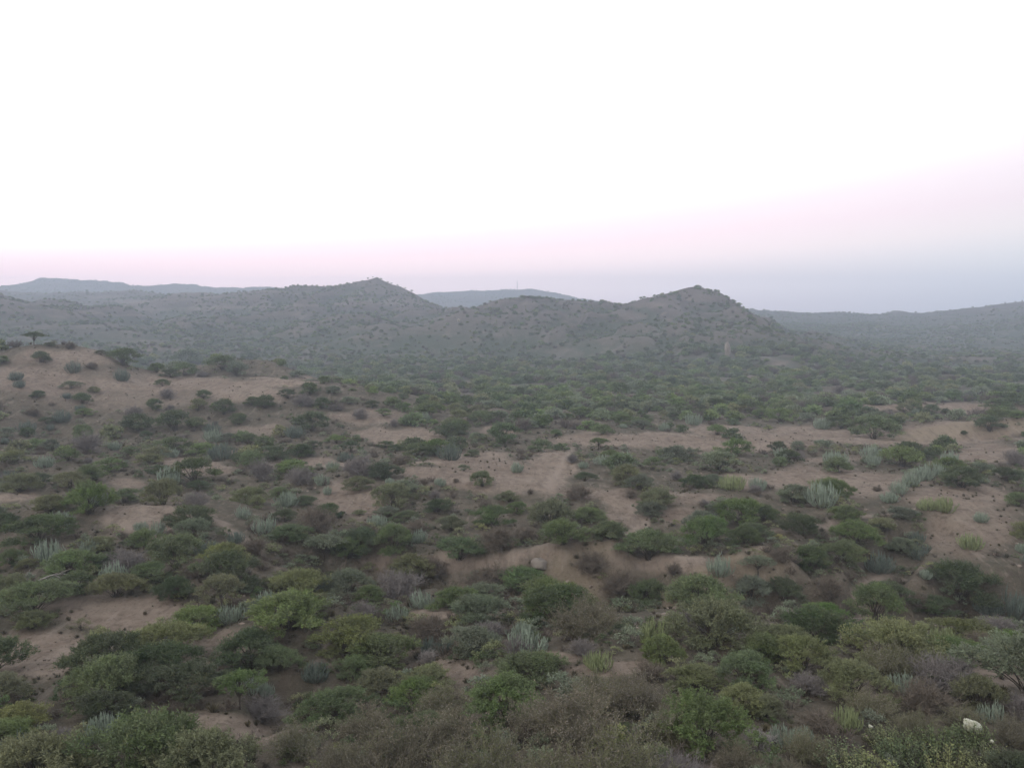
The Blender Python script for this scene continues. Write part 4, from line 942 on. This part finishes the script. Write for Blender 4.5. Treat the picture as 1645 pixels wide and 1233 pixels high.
for n, r0, r1, lo, hi in ((800, 95, 165, 1.0, 2.8), (2800, 112, 175, 1.3, 3.3), (7500, 150, 340, 1.3, 4.0), (46000, 320, 760, 0.7, 2.3), (34000, 700, 1600, 0.9, 2.7)):
    P, r = sector(n, r0, r1)
    dn = fbm(P[:, 0] / (r0 * .10), P[:, 1] / (r0 * .10), 3, 300)
    b = masks(P)[0]
    hill = polydist(P[:, 0], P[:, 1], RIDGE3[7][0])[0] < 55
    keep = (rng.random(n) < (0.80 + .7 * dn) * (1 - .28 * sstep(2, 18, P[:, 2]) * (r > 300))) & (b < .4) & ~(hill & (r < 150) & (rng.random(n) < .7))
    if r0 == 150:
        uu, vv, _ = proj(P); keep &= ~((uu < 500) & (r < 215) & (rng.random(n) < .8))
    if r0 == 112:
        uu, vv, _ = proj(P); keep &= (uu > 560 + (vv - 600) * 1.0) & (uu < 1180) & (vv < 706)
    if r0 < 160:
        d = np.min(np.hypot(P[:, None, 0] - taken[None, :, 0], P[:, None, 1] - taken[None, :, 1]) - taken[None, :, 2], 1); keep &= d > .5
    P, r = P[keep], r[keep]
    w = rng.uniform(lo, hi, len(P)) / 4.0
    Ps.append(P - [0, 0, .1]); Ss.append(np.stack([w, w, w * rng.uniform(.75, 1.15, len(P))], -1)); Is.append(rng.integers(0, 10, len(P)))
P = np.vstack(Ps)
scatter('scrub', P, np.vstack(Ss), rng.uniform(0, 6.28, len(P)), np.concatenate(Is), far_protos)

low = [(mesh_from('tuft', *gen_tuft(700 + i), [leaf_material('dry_grass', .5, (.26, .18, .09), c)]), c) for i, c in enumerate(((.145, .128, .08), (.11, .10, .066), (.155, .13, .092)))]
for i in range(3):
    l, s = gen_bush(720 + i, W=1.0, Hh=.6, pads=9, sprays=9, leaves=9, ll=.07, lw=.03, lift=.15, skirt=.5)
    low.append((joined('low_bush', [l, s], [FIXL['odk'[i]], M_BARK]), TINT['odk'[i]][0]))
for i in range(2):
    t, _, _ = gen_twigs(740 + i, W=.9, Hh=.5, main=14, sec=6, ter=5, r=.008)
    low.append((mesh_from('low_dry', *t, [dry_fixed((.11, .09, .075))]), (.11, .09, .075)))
Ps, Ss, Is = [], [], []
for n, r0, r1 in ((4200, 18, 60), (5600, 55, 110), (5600, 100, 190)):
    P, r = sector(n, r0, r1)
    b, tr = masks(P)
    dn = fbm(P[:, 0] / 5, P[:, 1] / 5, 3, 320)
    keep = (rng.random(n) < (0.65 + .7 * dn) * (1 - .9 * b)) & (tr < .2)
    P = P[keep]; bk = b[keep]
    w = rng.uniform(.4, 1.25, len(P)) ** 1.3
    pk = rng.choice(8, len(P), p=[.14, .13, .12, .15, .13, .13, .10, .10])
    pk = np.where(bk > .25, pk % 3, pk); w = np.where(bk > .25, w * .6, w)
    Ps.append(P); Ss.append(np.stack([w, w, w * rng.uniform(.55, .95, len(P))], -1)); Is.append(pk)
P = np.vstack(Ps)
UG = P
scatter('undergrowth', P, np.vstack(Ss), rng.uniform(0, 6.28, len(P)), np.concatenate(Is), low)

Ps = []
for n, r0, r1 in ((9000, 18, 60), (9000, 55, 120), (6000, 110, 175)):
    P, r = sector(n, r0, r1)
    dn = fbm(P[:, 0] / 3, P[:, 1] / 3, 3, 350)
    Ps.append(P[(rng.random(n) < .30 + 1.1 * dn) & (masks(P)[1] < .3)])
P = np.vstack(Ps); w = rng.uniform(.35, .85, len(P)); w = w * (1 - .55 * sstep(.2, .6, masks(P)[0]))
grass = [(mesh_from('grass', *gen_tuft(760 + i, W=.45, Hh=.22, n=26, w=.012), [leaf_material('straw', .4, (.30, .25, .16), c)]), c) for i, c in enumerate(((.17, .15, .095), (.135, .118, .08), (.135, .14, .078), (.12, .10, .076)))]
scatter('dry_grass', P, np.stack([w, w, w * rng.uniform(.7, 1.3, len(P))], -1), rng.uniform(0, 6.28, len(P)), rng.integers(0, 4, len(P)), grass)

P, r = sector(7000, 18, 150)
dn = fbm(P[:, 0] / 6, P[:, 1] / 6, 2, 340)
uu, vv, _ = proj(P)
stony = np.exp(-(((uu - 700) / 90) ** 2 + ((vv - 1078) / 25) ** 2)) + .9 * np.exp(-(((uu - 150) / 220) ** 2 + ((vv - 630) / 50) ** 2)) + .6 * np.exp(-(((uu - 1540) / 110) ** 2 + ((vv - 850) / 60) ** 2))
keep = rng.random(len(P)) < .25 + .4 * dn + stony
P = P[keep]
stones = [(rock_mesh(800 + i, (.16, .13, .09), M_STONE, 2), (1, 1, 1)) for i in range(4)]
w = rng.uniform(.25, 1.2, len(P)) ** 1.8
scatter('pebbles', P, np.stack([w, w, w], -1), rng.uniform(0, 6.28, len(P)), rng.integers(0, 4, len(P)), stones)

# ------------------------------------------------------------------ haze
HM = Mat('haze')
vol = HM.n('ShaderNodeVolumePrincipled')
vol.inputs['Color'].default_value = (0.66, 0.73, 0.845, 1)
vol.inputs['Density'].default_value = 0.0009
vol.inputs['Anisotropy'].default_value = 0.55
HM.l(vol.outputs[0], HM.out.inputs['Volume'])
hz = link('haze', mesh_from('haze', *box((0, 0, 33), (3560, 3560, 98)), None, [HM.m]))
hz['kind'] = 'stuff'
